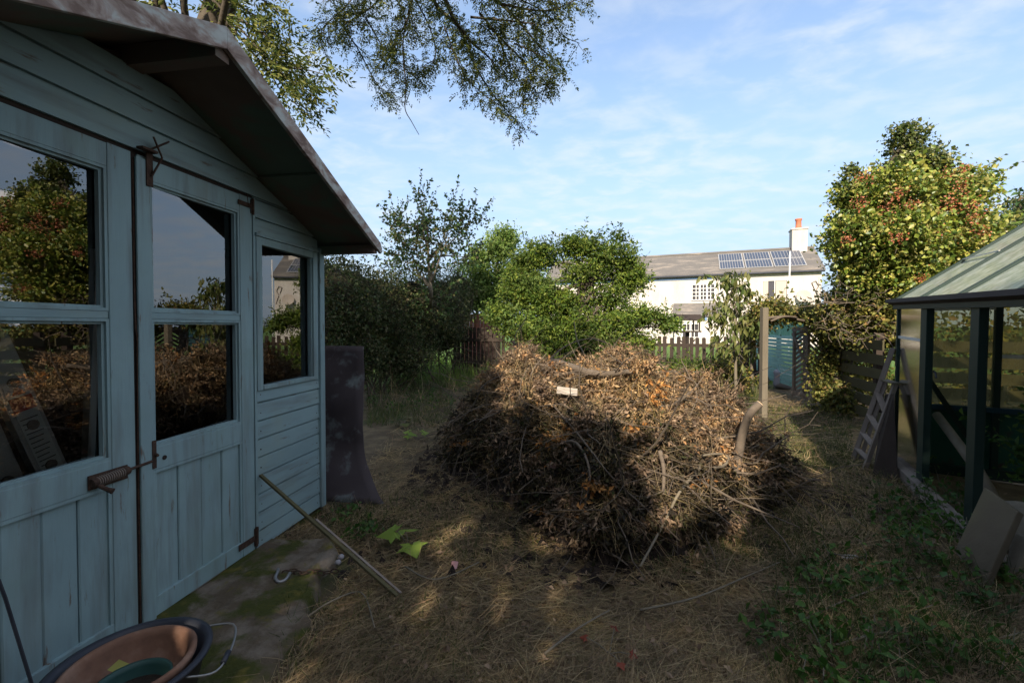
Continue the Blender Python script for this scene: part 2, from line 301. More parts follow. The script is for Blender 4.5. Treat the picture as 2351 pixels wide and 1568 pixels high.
L_ = {
 'hedge': leafm('hedge_leaves', [(.022, .042, .013), (.04, .066, .018), (.062, .088, .026), (.08, .072, .03), (.14, .14, .07)], .3, noise=var),
 'bush': leafm('bush_leaves', [(.04, .08, .012), (.075, .135, .02), (.13, .19, .028), (.22, .26, .045)], .4, noise=var),
 'bright': leafm('bright_leaves', [(.07, .14, .03), (.12, .20, .04), (.18, .26, .06), (.22, .28, .08)], .45, noise=var),
 'tall': leafm('tall_shrub_leaves', [(.05, .11, .035), (.09, .17, .055), (.13, .16, .06), (.17, .13, .07)], .35, noise=var),
 'ash': leafm('ash_leaves', [(.06, .09, .022), (.09, .125, .03), (.14, .16, .04), (.20, .20, .06)], .35, noise=var),
 'ashlit': leafm('large_leaves', [(.05, .085, .02), (.09, .13, .03), (.17, .19, .045), (.24, .24, .06)], .4, noise=var),
 'ivy': leafm('ivy_leaves', [(.05, .10, .018), (.12, .19, .03), (.22, .28, .045), (.34, .34, .07), (.42, .38, .12)], .3, .4, .5, noise=var),
 'ivydark': leafm('upper_ivy_leaves', [(.035, .065, .018), (.06, .09, .02), (.11, .13, .03), (.17, .18, .05)], .3, .4, .5, noise=var),
 'vine': leafm('vine_leaves', [(.04, .06, .015), (.09, .11, .025), (.17, .17, .04), (.26, .25, .06), (.27, .17, .08)], .35, noise=var),
 'berry': leafm('berries', [(.30, .08, .04), (.40, .14, .06), (.26, .11, .07)], .1, .4),
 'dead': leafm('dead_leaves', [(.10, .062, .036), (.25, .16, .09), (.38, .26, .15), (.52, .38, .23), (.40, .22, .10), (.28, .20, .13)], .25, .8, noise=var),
 'deaddark': leafm('wilting_shade_leaves', [(.018, .015, .012), (.032, .026, .018), (.05, .042, .02), (.085, .06, .03), (.045, .055, .018)], .25, .7, noise=var),
 'deadbrown': leafm('brown_dead_leaves', [(.10, .065, .045), (.17, .115, .075), (.26, .18, .12), (.36, .26, .18)], .2, .8, noise=var),
 'deadorange': leafm('orange_dead_leaves', [(.28, .12, .04), (.40, .19, .06), (.50, .27, .10)], .25, .8, noise=var),
 'weed': leafm('weed_leaves', [(.03, .08, .015), (.05, .12, .02), (.09, .16, .03)], .35, noise=var),
 'straw': leafm('dry_grass', [(.10, .072, .045), (.19, .135, .082), (.30, .215, .12), (.42, .32, .18), (.16, .14, .06), (.32, .20, .12)], .2, .8, noise=var),
 'grass': leafm('green_grass', [(.03, .05, .012), (.05, .085, .02), (.09, .115, .028), (.11, .095, .04)], .35, noise=var),
 'lawn': leafm('sunny_grass', [(.07, .14, .02), (.12, .21, .03), (.18, .26, .05)], .4),
 'shade': leafm('oak_leaves', [(.04, .08, .02), (.07, .11, .03)], .2),
 'cherry': leafm('drooping_leaves', [(.07, .11, .03), (.13, .16, .04), (.21, .20, .07)], .4),
 'sapling': leafm('maple_leaf', [(.14, .22, .03), (.24, .33, .05)], .35),
 'redleaf': leafm('red_leaves', [(.16, .03, .02), (.26, .06, .03)], .3),
}

# ------------------------------------------------------------------ ground
def hills(x, y): return .025 * np.sin(x * 2.1 + 1) * np.cos(y * 1.7) + .012 * np.sin(x * 5.3 + y * 4.1) - .02
def ground():
    xs = np.concatenate([[-900, -300, -80, -30, -14], np.linspace(-8, 12, 140), [16, 30, 80, 300, 900]])
    ys = np.concatenate([[-600, -100, -30, -12], np.linspace(-6, 14, 140), [18, 30, 60, 150, 500, 1500]])
    X, Y = np.meshgrid(xs, ys); near = np.clip(1 - np.hypot(X - 1, Y - 4) / 14, 0, 1) ** .5
    Z = hills(X, Y) * near - .01
    V = np.stack([X, Y, Z], -1).reshape(-1, 3); nx = len(xs); ny = len(ys)
    i = (np.arange(ny - 1)[:, None] * nx + np.arange(nx - 1)).reshape(-1, 1); F = i + np.array([0, 1, nx + 1, nx])
    m = mat('garden_earth', (.06, .045, .03), 1, stops=[(0, (.045, .034, .022)), (.45, (.10, .075, .045)), (.6, (.15, .115, .065)), (1, (.20, .16, .095))], noise=(5, (1, 1, 1), 9), layers=[((.045, .06, .016), 1.1, (1, 1, 1), .52, .66)], bump=(1, .03, 18, (1, 1, 1), 9))
    t = m.node_tree; N = t.nodes; K = t.links; b = N['Principled BSDF']; src = b.inputs['Base Color'].links[0].from_socket     # field of grass beyond the picket fence
    g = N.new('ShaderNodeNewGeometry'); s = N.new('ShaderNodeSeparateXYZ'); K.new(g.outputs['Position'], s.inputs[0]); mr = N.new('ShaderNodeMapRange'); K.new(s.outputs[1], mr.inputs[0]); mr.inputs[1].default_value = 8.6; mr.inputs[2].default_value = 9.8
    mx = N.new('ShaderNodeMix'); mx.data_type = 'RGBA'; K.new(mr.outputs[0], mx.inputs[0]); K.new(src, mx.inputs[6]); mx.inputs[7].default_value = (.09, .16, .03, 1); K.new(mx.outputs[2], b.inputs['Base Color'])
    o = fastmesh('ground', V, F, m); o.data.polygons.foreach_set('use_smooth', [True] * len(o.data.polygons)); o['kind'] = 'structure'
ground()
def slab():
    n, k = 60, 24; V = []; rr = np.random.default_rng(3)
    for j in range(n):
        y = -1.0 + 3.35 * j / (n - 1)
        xr = -.80 + .03 * math.sin(y * 9) + .02 * math.sin(y * 23 + 1) - max(0, y - 1.75) * .28
        xl = -1.62 + (y - .45) * .158
        for i in range(k):
            t = i / (k - 1); x = xl + (xr - xl) * min(1, t * 1.06); z = .045 + rr.normal() * .002 + .006 * math.sin(x * 14 + y * 9)
            if t > .9: z = .045 - (t - .9) * .75
            V.append((x, y, z))
    F = [(j * k + i, j * k + i + 1, (j + 1) * k + i + 1, (j + 1) * k + i) for j in range(n - 1) for i in range(k - 1)]
    o = link('concrete_path', V, F, M['concrete'], smooth=True); o['kind'] = 'structure'
slab()

# ------------------------------------------------------------------ house across the field
def house():
    ax = Vector((-.925, .38, 0)); rz = math.atan2(ax.y, ax.x) + math.pi          # local x runs to the right along the front, y away from us
    h = thing('cottage', 'long white painted cottage with slate roof and solar panels beyond the fence', 'house', (18.3, 25.8, 0), rz)
    # local: x in [-17,0], front face y=0, depth 5
    EZ, RZ, D2, XL = 4.55, 6.15, 2.5, -17.
    w = MB(); w.box(XL, 0, 0, 2 * D2, -.3, EZ - .12); w.prism([(0, 0, EZ - .12), (0, 2 * D2, EZ - .12), (0, D2, RZ - .15)], (XL, 0, 0)); w.build('wall', M['render'], h)
    rf = MB(); e = .18
    for sgn in (0, 1):
        y0 = -e if not sgn else 2 * D2 + e; z0 = EZ - .06; P = [(XL - .2, y0, z0), (.15, y0, z0), (.15, D2, RZ), (XL - .2, D2, RZ)]
        rf.add([Vector(p) for p in P] + [Vector(p) + Vector((0, 0, .11)) for p in P], [(0, 1, 2, 3), (7, 6, 5, 4), (0, 4, 5, 1), (1, 5, 6, 2), (2, 6, 7, 3), (3, 7, 4, 0)])
    rf.build('roof', M['slate'], h)
    MB().tube([(XL, D2, RZ + .12), (.15, D2, RZ + .12)], .10, 8).build('ridge_tiles', M['slate'], h)
    MB().box(XL, -5.9, -.05, -.01, EZ - .30, EZ - .17).build('eaves_trim', M['bluetrim'], h)
    MB().tube([(-5.45, -.10, .2), (-5.45, -.10, EZ - .12)], .045, 8).build('downpipe', M['white'], h)
    MB().tube([(XL, -.24, EZ - .07), (0.1, -.24, EZ - .07)], .07, 8).build('gutter', M['rubber'], h)
    ch = MB(); ch.box(-1.15, -.30, D2 - .45, D2 + .45, RZ - .75, RZ + 1.25); ch.box(-1.20, -.25, D2 - .5, D2 + .5, RZ + 1.25, RZ + 1.36); c = ch.build('chimney', M['render'], h, bevel=.03)
    MB().lathe([(.20, 0), (.22, .10), (.17, .14), (.16, .55), (.20, .60), (.20, .68), (.14, .68), (.13, .1)], 16, (-.72, D2, RZ + 1.34)).build('chimney_pot', M['orange'], c, True)
    # solar panels on the front slope
    def rp(x, t, off=.16):
        s = Vector((0, D2 + e, RZ - EZ + .06)); nrm = Vector((0, -s.z, s.y)).normalized(); return Vector((x, -e, EZ - .06)) + s * t + nrm * off
    cols = [(-5.45, -4.02), (-3.95, -2.45), (-2.38, -.70)]
    for (a, b) in cols:
        for (t0, t1) in ((.16, .52), (.535, .90)):
            P = [rp(a, t0), rp(b, t0), rp(b, t1), rp(a, t1)]; fr = MB(); q = [rp(a, t0, .12), rp(b, t0, .12), rp(b, t1, .12), rp(a, t1, .12)]
            fr.add(P + q, [(0, 1, 2, 3), (7, 6, 5, 4), (0, 4, 5, 1), (1, 5, 6, 2), (2, 6, 7, 3), (3, 7, 4, 0)]); po = fr.build('solar_panel', M['frame'], h)
            cl = MB(); nC = 9; g = .025
            for i in range(nC):
                xa = a + .04 + (b - a - .08) * i / nC + g / 2; xb = a + .04 + (b - a - .08) * (i + 1) / nC - g / 2; P = [rp(xa, t0 + .015, .168), rp(xb, t0 + .015, .168), rp(xb, t1 - .015, .168), rp(xa, t1 - .015, .168)]; cl.add(P, [(0, 1, 2, 3)])
            cl.build('solar_cells', M['solar'], po)
    def window(x0, x1, z0, z1, nx, ny, glass, yo=0):
        f = MB(); b = .06
        f.box(x0 - b, x1 + b, -.06, .02, z1, z1 + b); f.box(x0 - b, x1 + b, -.08, .02, z0 - b, z0); f.box(x0 - b, x0, -.06, .02, z0, z1); f.box(x1, x1 + b, -.06, .02, z0, z1)
        for i in range(1, nx):
            xx = x0 + (x1 - x0) * i / nx; big = .05 if (i % 2 == 0) else .02; f.box(xx - big, xx + big, -.05, .0, z0, z1)
        for j in range(1, ny):
            zq = z0 + (z1 - z0) * j / ny; f.box(x0, x1, -.046, -.004, zq - .02, zq + .02)
        o = f.build('window', M['white'], h); MB().box(x0, x1, -.012, -.008, z0, z1).build('pane', M[glass], o); o.location.y = yo; return o
    window(-7.05, -5.75, 2.95, 3.90, 6, 4, 'winglass')
    w2 = window(-3.05, -1.75, 2.8, 4.0, 2, 1, 'winglass')
    cu = MB(); cu.box(-3.03, -2.75, -.03, -.02, 2.82, 3.98); cu.box(-2.34, -1.78, -.03, -.02, 2.82, 3.98); cu.build('curtain', M['curtain'], w2)
    w3 = window(-7.6, -6.7, .55, 1.35, 4, 2, 'winglass', -1.2)
    pr = MB(); pr.prism([(-8.2, 0.0, 2.62), (-5.0, 0.0, 2.62), (-5.0, -1.3, 1.80), (-8.2, -1.3, 1.80)], (0, 0, .10)); pr.build('porch_roof', M['slate'], h)
    MB().box(-8.1, -5.1, -1.2, -.02, -.2, 1.77).build('porch_wall', M['render'], h)
    MB().box(-6.9, -6.2, -1.26, -1.2, 1.58, 1.77).build('porch_fascia', M['bluetrim'], h)
    d = thing_part = MB(); 
    for k in range(1, 6): pass
    d.lathe([(0.0, -.10), (.20, -.06), (.36, .0), (.38, .03), (.34, .02), (.0, -.05)], 20, (0, 0, 0)); o = d.build('satellite_dish', M['curtain'], h, True); o.location = (-.95, -.35, 3.0); o.rotation_euler = (R(75), 0, R(-15)); o['label'] = 'grey satellite dish'
    MB().tube([(0, 0, -.05), (0, .06, -.3)], .025, 6).build('dish_bracket', M['wire'], o)
    wr = MB(); wr.tube([(-.35, -.03, 3.4), (-.5, -.05, 3.8), (-.3, -.06, 3.9), (-.15, -.05, 3.6), (-.3, -.04, 3.3), (-.1, -.04, 2.7)], .02, 5); wr.build('wall_squiggle', M['rust'], h)  # thin dark squiggle on the front wall beside the dish
    return h
house()
p = W(1812, 700, 16)
tag(MB().tube([(p[0], 16, 0), (p[0] - .02, 16, 2.2), (p[0] + .01, 16, 3.95)], [.03, .027, .024], 8).build('mast_pole', M['white'], smooth=True), 'slim cream pole standing in front of the cottage solar panels', 'pole')

# ------------------------------------------------------------------ summerhouse
def shed():
    S = thing('summerhouse', 'pale blue weathered timber summerhouse with glazed double doors at left', 'summerhouse', (-1.241, 2.834, 0), R(-9))
    PV, PH = M['paint'], M['paint_flat']                        # local: +x outwards (towards the garden), y along the front, z up
    APY, APZ, SL, EY = -1.19, 2.255, .445, 0.0
    roofz = lambda y: APZ - SL * abs(y - APY)                  # underside of the roof
    def ship(y0, y1, z0, z1, x=0., clip=False, pitch=.096):
        mb = MB(); z = z0; k = 0
        while z < z1 - .004:
            zt = min(z + pitch, z1); g = .007
            if clip:
                ha = (APZ - zt) / SL; hb = (APZ - z) / SL; ya0, ya1 = max(y0, APY - ha), min(y1, APY + ha); yb0, yb1 = max(y0, APY - hb), min(y1, APY + hb)
                if ya1 - ya0 < .01: break
            else: ya0 = yb0 = y0; ya1 = yb1 = y1
            o = .0015 * math.sin(k * 7.3)
            P = [(x - .012 + o, yb0, z), (x + .009 + o, yb0, z), (x + .006 + o, ya0, zt - g * 1.6), (x - .006, ya0, zt - g), (x - .006, ya0, zt)]
            Q = [(a, (yb1 if abs(c - z) < 1e-6 else ya1), c) for a, b, c in P]
            mb.add(P + Q, [(0, 1, 6, 5), (1, 2, 7, 6), (2, 3, 8, 7), (3, 4, 9, 8), (0, 5, 9, 4), (0, 4, 3, 2, 1), (5, 6, 7, 8, 9)]); z = zt; k += 1
        return mb
    mb = ship(-.583, -.046, .04, .875); nf = len(mb.f)
    for k in range(9):
        for yy in (-.56, -.07): zz_ = .075 + k * .096; mb.tube([(.004, yy, zz_), (.0095, yy, zz_)], .0032, 6)
    o = mb.build('wall_boards', [PH, M['rust']], S)
    for q in o.data.polygons[nf:]: q.material_index = 1
    ship(-.583, -.046, 1.668, 1.87).build('wall_boards', PH, S)
    ship(-2.38, 0, 1.87, 2.3, clip=True, pitch=.104).build('gable_boards', PH, S)
    ship(-2.38, -1.82, .04, 1.87).build('wall_boards', PH, S)
    mb = MB(); mb.box(-1.8, -.0, -.03, -.005, .04, 1.70); mb.box(-1.83, -1.8, -2.38, -.005, .04, 1.72); mb.box(-1.8, 0, -2.38, -2.35, .04, 1.70)
    mb.prism([(-1.83, -2.38, 1.72), (-1.83, 0, 1.72), (-1.83, APY, 2.22)], (.03, 0, 0)); mb.build('side_and_back_walls', M['inside'], S)
    MB().box(-1.8, -.03, -2.35, -.03, .02, .06).build('floor', M['inside'], S)
    mb = MB(); mb.box(-1.83, .0, -2.38, 0, -.06, .018); mb.build('base', M['concrete'], S)
    lin = MB(); lin.prism([(-.016, -2.35, 1.87), (-.016, -.03, 1.87), (-.016, -.03, 1.72), (-.016, -.6, 1.9), (-.016, APY, 2.22), (-.016, -1.8, 1.9)][:2] + [(-.016, APY, 2.22)], (-.01, 0, 0)); lin.build('gable_lining', M['inside'], S)
    # corner trim, posts, dark header gap
    MB().box(-.02, .024, -.045, .003, .035, 1.70).build('corner_trim', PV, S, bevel=.003)
    MB().box(-.03, .010, -.6, -.583, .04, 1.86).build('door_post', PV, S, bevel=.002)
    MB().box(-.03, -.004, -1.84, -.60, 1.853, 1.872).build('header_gap_shade', M['dark'], S)  # dark strip painting the shade of the gap above the doors
    MB().box(-.03, .012, -1.82, -1.785, .04, 1.86).build('door_post', PV, S, bevel=.002)
    th = MB(); th.box(-.05, -.001, -1.8, -.6, .03, .046); th.build('threshold', M['greywood'], S)
    def leaf(y0, y1, sl, sr, hasbolt):
        fr = MB(); z0, z1 = .05, 1.853; t0, t1 = -.028, .008
        fr.box(t0, t1, y0, y0 + sl, z0, z1); fr.box(t0, t1, y1 - sr, y1, z0, z1); a, b = y0 + sl, y1 - sr
        t1b = t1 - .002
        fr.box(t0, t1b, a, b, 1.768, z1 - .002); fr.box(t0, t1b, a, b, .632, .722); fr.box(t0, t1b, a, b, z0, .128)
        L = fr.build('door', PV, S, bevel=.0025)
        # bead round each pane, muntin
        bd = MB()
        for (za, zb) in ((.722, 1.228), (1.256, 1.768)):
            for (q, w_) in ((.010, .0045), (.019, -.006)):
                bd.box(t0 + .004, w_, a + q - .010, a + q, za, zb); bd.box(t0 + .004, w_, b - q, b - q + .010, za, zb); bd.box(t0 + .004, w_, a + q, b - q, za + q - .010, za + q); bd.box(t0 + .004, w_, a + q, b - q, zb - q, zb - q + .010)
        bd.build('glazing_bead', PV, L)
        MB().box(t0 + .002, .003, a, b, 1.228, 1.256).build('glazing_bar', PH, L, bevel=.003)
        for (za, zb) in ((.741, 1.209), (1.275, 1.749)):
            g = MB(); sk = math.tan(R(3.0)) * (b - a) / 2; xg = -.0185                    # panes turned slightly to steer what they reflect
            g.add([(xg + sk, a + .014, za - .004), (xg - sk, b - .014, za - .004), (xg - sk, b - .014, zb + .004), (xg + sk, a + .014, zb + .004)], [(0, 1, 2, 3)]); g.build('pane', M['shedglass'], L)
        pn = MB(); n = 4; w_ = (b - a) / n
        for i in range(n):
            ya = a + w_ * i + .0012; yb = a + w_ * (i + 1) - .0012; q = .004; xf = -.006 + .0015 * math.sin(i * 3 + y0)
            pn.add([(-.022, ya, .128), (-.022, yb, .128), (xf - q, yb, .128), (xf, yb - q, .128), (xf, ya + q, .128), (xf - q, ya, .128), (-.022, ya, .632), (-.022, yb, .632), (xf - q, yb, .632), (xf, yb - q, .632), (xf, ya + q, .632), (xf - q, ya, .632)],
                   [(0, 1, 7, 6), (1, 2, 8, 7), (2, 3, 9, 8), (3, 4, 10, 9), (4, 5, 11, 10), (5, 0, 6, 11)])
        pn.build('lower_panel', PV, L)
        lb = MB(); lb.box(-.006, .004, a, a + .012, .128, .632); lb.box(-.006, .004, b - .012, b, .128, .632); lb.box(-.006, .006, a, b, .620, .632); lb.build('panel_bead', PV, L)
        return L
    R_ = leaf(-1.187, -.606, .050, .080, False); Lf = leaf(-1.778, -1.210, .08, .083, True)
    MB().box(-.03, .002, -1.209, -1.188, .05, 1.85).build('leaf_gap_shade', M['dark'], S)  # dark strip painting the shade between the door leaves
    MB().box(.010, .020, -1.200, -1.148, .05, 1.84).build('cover_strip', PV, R_, bevel=.003)
    # rusty ironmongery
    b = MB(); b.box(.010, .014, -1.375, -1.245, .640, .690); b.tube([(.022, -1.372, .664), (.022, -1.25, .672)], .0155, 12); b.tube([(.022, -1.25, .672), (.02, -1.155, .676)], .0055, 8)
    b.tube([(.026, -1.36, .658), (.06, -1.352, .640), (.075, -1.345, .632)], [.007, .007, .010], 8); b.build('bolt', M['rust'], Lf, False)
    sp = MB()
    for k in range(12): sp.tube([(.022 + .0165 * math.cos(a), -1.355 + k * .0075, .6645 + k * .0005 + .0165 * math.sin(a)) for a in np.linspace(-1.6, 1.6, 7)], .0016, 4)
    sp.build('bolt_spring', M['greywood'], Lf)
    h1 = MB(); h1.box(.011, .014, -.70, -.612, 1.800, 1.822); h1.box(.011, .014, -.618, -.595, 1.775, 1.845); h1.tube([(.016, -.606, 1.77), (.016, -.606, 1.85)], .006, 8); h1.build('hinge', M['rust'], S)
    h2 = MB(); h2.box(.011, .014, -.72, -.612, .095, .125); h2.box(.011, .014, -.618, -.59, .07, .16); h2.tube([(.016, -.606, .065), (.016, -.606, .165)], .006, 8); h2.build('hinge', M['rust'], S)
    hs = MB(); hs.box(.021, .025, -1.165, -1.14, 1.74, 1.88); hs.bar((.023, -1.152, 1.88), (.055, -1.10, 1.93), .018, .005); hs.box(.02, .05, -1.20, -1.14, 1.868, 1.876); hs.tube([(.03, -1.15, 1.78), (.045, -1.12, 1.86), (.04, -1.15, 1.93)], .004, 5); hs.build('hasp', M['rust'], S)
    k1 = MB(); k1.box(.021, .0235, -1.158, -1.142, .645, .755); k1.tube([(.022, -1.146, .70), (.034, -1.146, .695)], .006, 8); k1.build('hasp_plate', M['rust'], R_)
    MB().tube([(.0070, -1.095, .672), (.0095, -1.095, .672)], .009, 12).build('keyhole', M['dark'], R_)
    dr = MB()
    dr.tube([(.004, -1.2, 1.83), (.006, -1.203, 1.3), (.014, -1.207, 1.19), (.012, -1.2, 1.16), (.006, -1.2, .70), (.006, -1.2, .06)], .0035, 5); dr.build('draught_strip', M['rust'], S)
    nb = MB(); nb.tube([(.018, -.65, 1.865), (.02, -.64, 1.80), (.02, -.615, 1.835), (.012, -.60, 1.86)], .0015, 4); nb.build('nail_wire', M['rust'], S)
    # side window
    wf = MB(); a, b_, z0, z1 = -.545, -.103, .885, 1.655; o = .040
    wf.box(-.03, .016, a - o, a, z0 - .02, z1 + .012); wf.box(-.03, .016, b_, b_ + .045, z0 - .02, z1 + .012); wf.box(-.03, .0145, a, b_, z1 - .028, z1 + .012); wf.box(-.03, .020, a, b_, z0 - .018, z0 + .004)
    wf.box(-.02, .004, a, a + .008, z0 + .004, z1 - .028); wf.box(-.02, .004, b_ - .008, b_, z0 + .004, z1 - .028)
    F_ = wf.build('side_window', PV, S, bevel=.0025)
    g = MB(); sk = math.tan(R(3.2)) * (b_ - a) / 2; g.add([(-.0165 + sk, a + .006, z0), (-.0165 - sk, b_ - .006, z0), (-.0165 - sk, b_ - .006, z1 - .02), (-.0165 + sk, a + .006, z1 - .02)], [(0, 1, 2, 3)]); g.build('pane', M['shedglass'], F_)
    MB().box(-.03, .022, a - o - .006, b_ + .05, z1 + .013, z1 + .03).build('window_drip', PV, F_, bevel=.002)
    # roof
    XF = .385; th_ = .014
    for sgn in (1, -1):
        ye = APY + sgn * 1.205; ze = roofz(ye); P = [(-1.95, APY, APZ), (XF, APY, APZ), (XF, ye, ze), (-1.95, ye, ze)]
        f = [(0, 1, 2, 3), (7, 6, 5, 4), (0, 4, 5, 1), (1, 5, 6, 2), (2, 6, 7, 3), (3, 7, 4, 0)]
        if sgn < 0: f = [q[::-1] for q in f]
        MB().add([Vector(p) for p in P] + [Vector(p) + Vector((0, 0, th_)) for p in P], f).build('roof_boards', M['soffit'], S)
        P = [Vector(p) + Vector((0, 0, th_ + .001)) for p in P]; P[1].x += .004; P[2].x += .004
        MB().add(P + [p + Vector((0, 0, .006)) for p in P], f).build('roof_felt', M['felt'], S)
        bb = MB(); y1 = ye + sgn * .02; up, lo = .028, -.052
        Q = [(XF, APY, APZ + up), (XF, APY, APZ + lo), (XF, y1, roofz(y1) - .044), (XF, y1 + sgn * .012, roofz(y1) - .01), (XF, y1 - sgn * .01, roofz(y1) + up - .004)]
        if sgn < 0: Q = Q[::-1]
        bb.prism(Q, (.018, 0, 0)); bb.build('bargeboard', M['barge'], S, bevel=.002)
        MB().box(-1.9, XF - .003, min(ye, ye - sgn * .045), max(ye, ye - sgn * .045), ze - .055, ze - .005).build('eaves_purlin', M['soffit'], S)
    MB().box(-1.9, XF - .004, APY - .03, APY + .03, APZ - .09, APZ - .016).build('ridge_purlin', M['soffit'], S)
    MB().bar((.02, APY + .62, roofz(APY + .62) - .008), (XF - .01, APY + .62, roofz(APY + .62) - .008), .012, .01).build('soffit_batten', M['soffit'], S)
    return S
SH = shed()
def shedpt(y, z, x=0.0): return np.array(SH.matrix_basis @ Vector((x, y, z))) if False else np.array(Matrix.Translation((-1.241, 2.834, 0)) @ Matrix.Rotation(R(-9), 4, 'Z') @ Vector((x, y, z)))

# ladder standing inside the summerhouse, behind the left pane
def ladder():
    T = thing('ladder', 'aluminium ladder with red and white warning sticker leaning inside the summerhouse', 'ladder', (-1.241, 2.834, 0), R(-9))
    Mi = (Matrix.Translation((-1.241, 2.834, 0)) @ Matrix.Rotation(R(-9), 4, 'Z')).inverted()
    def onplane(u, v, x):
        o = Mi @ Vector((0, 0, CAMH)); q = Mi @ Vector(W(u, v, 1)); d = q - o; return o + d * ((x - o.x) / d.x)
    def rail(A, B_, name='ladder_rail'):
        mb = MB(); mb.bar(A, B_, .085, .03, (1, 0, 0)); r = mb.build(name, M['alu'], T, bevel=.003); d = B_ - A
        for k in range(6):
            c = A + d * (.10 + k * .17); hb = MB(); hb.tube([c + Vector((.0155, 0, 0)), c + Vector((.022, 0, 0))], .016, 14); hb.tube([c + Vector((.0222, 0, 0)), c + Vector((.0226, 0, 0))], .011, 12); hb.build('rung_end', M['greywood'], r)
        return r, d
    A1 = onplane(170, 1200, -.07); r1, d1 = rail(A1, onplane(-90, 640, -.16))
    r2, d2 = rail(onplane(70, 1240, -.11), onplane(-190, 680, -.20))
    st = MB(); c = A1; n = d1.normalized(); side = n.cross(Vector((1, 0, 0))).normalized()
    def patch(t0, t1, w, off, m, nm):
        P = []
        for t, s in ((t0, -1), (t0, 1), (t1, 1), (t1, -1)): P.append(c + d1 * t + side * s * w + Vector((off, 0, 0)))
        MB().prism(P, (.0008, 0, 0)).build(nm, M[m], r1)
    patch(.24, .50, .030, .0165, 'sticker_white', 'sticker'); patch(.50, .555, .030, .0165, 'sticker_red', 'sticker_band'); patch(.555, .61, .030, .0165, 'sticker_white', 'sticker')
    tri = MB(); q = c + d1 * .58 + Vector((.018, 0, 0)); tri.prism([q + side * -.018 - n * .014, q + side * .018 - n * .014, q + n * .018], (.0008, 0, 0)); tri.build('warning_triangle', M['sticker_red'], r1)
    ln = MB()
    for k in range(12): t = .26 + k * .019; ln.bar(c + d1 * t - side * .024 + Vector((.0178, 0, 0)), c + d1 * t + side * (.010 + .012 * (k * 7 % 3) / 2) + Vector((.0178, 0, 0)), .0010, .003)
    ln.build('small_print', M['ink'], r1)
ladder()
tag(MB().bar(shedpt(-1.50, .06, -.6), shedpt(-1.50, 1.6, -.55), .05, .05).build('timber_post', M['greywood']), 'pale upright timber standing inside the summerhouse beside the ladder', 'post')
tag(MB().bar(shedpt(-.95, .06, -.6), shedpt(-.94, 1.55, -.5), .035, .03).build('white_frame_strip', M['white']), 'thin white strip standing inside behind the right door pane', 'strip')

# black sheet beyond the corner
def sheet():
    rows = []; n = 26; th = .006
    for j in range(n):
        t = j / (n - 1); z = 1.06 * (1 - t); curl = max(0, t - .62) ** 2
        for i in range(12):
            s = i / 11; xr = -1.065 + .02 * t + curl * 1.35; xl = -1.75; x = xl + (xr - xl) * s
            y = 3.12 - .10 * t - curl * .8 + .03 * math.sin(s * 3) + .010 * math.sin(z * 11 + s * 5) + .006 * math.sin(z * 27 - s * 9); rows.append((x, y, max(z, .012)))
    F = [(j * 12 + i, (j + 1) * 12 + i, (j + 1) * 12 + i + 1, j * 12 + i + 1) for j in range(n - 1) for i in range(11)]
    o = link('rubber_sheet', rows, F, M['sheet'], smooth=True); m = o.modifiers.new('solid', 'SOLIDIFY'); m.thickness = th
    tag(o, 'tall dark grey sheet curling at its foot behind the summerhouse corner', 'sheet')
sheet()
a = shedpt(-.578, .425, .018); b_ = G(912, 1368, .012)
mb = MB(); mb.bar(a, b_, .017, .013); tag(mb.build('timber_batten', M['batten'], bevel=.002), 'thin mossy batten leaning from the blue wall down to the grass', 'batten')
a2 = G(640, 1130, .10) if False else a + (b_ - a) * .42; mb = MB(); mb.bar(a2 + np.array([.014, .008, .006]), b_ + np.array([.012, .018, .003]), .012, .005); tag(mb.build('grey_lath', M['greywood'], bevel=.001), 'pale grey lath lying along the lower half of the mossy batten', 'lath')
tag(MB().tube([W(-4, 1330, 1.0), W(12, 1372, 1.01), W(70, 1560, 1.05), W(90, 1640, 1.08)], .0035, 6).build('garden_wire', M['rubber']), 'thin dark wire hanging in front of the left blue door', 'wire')

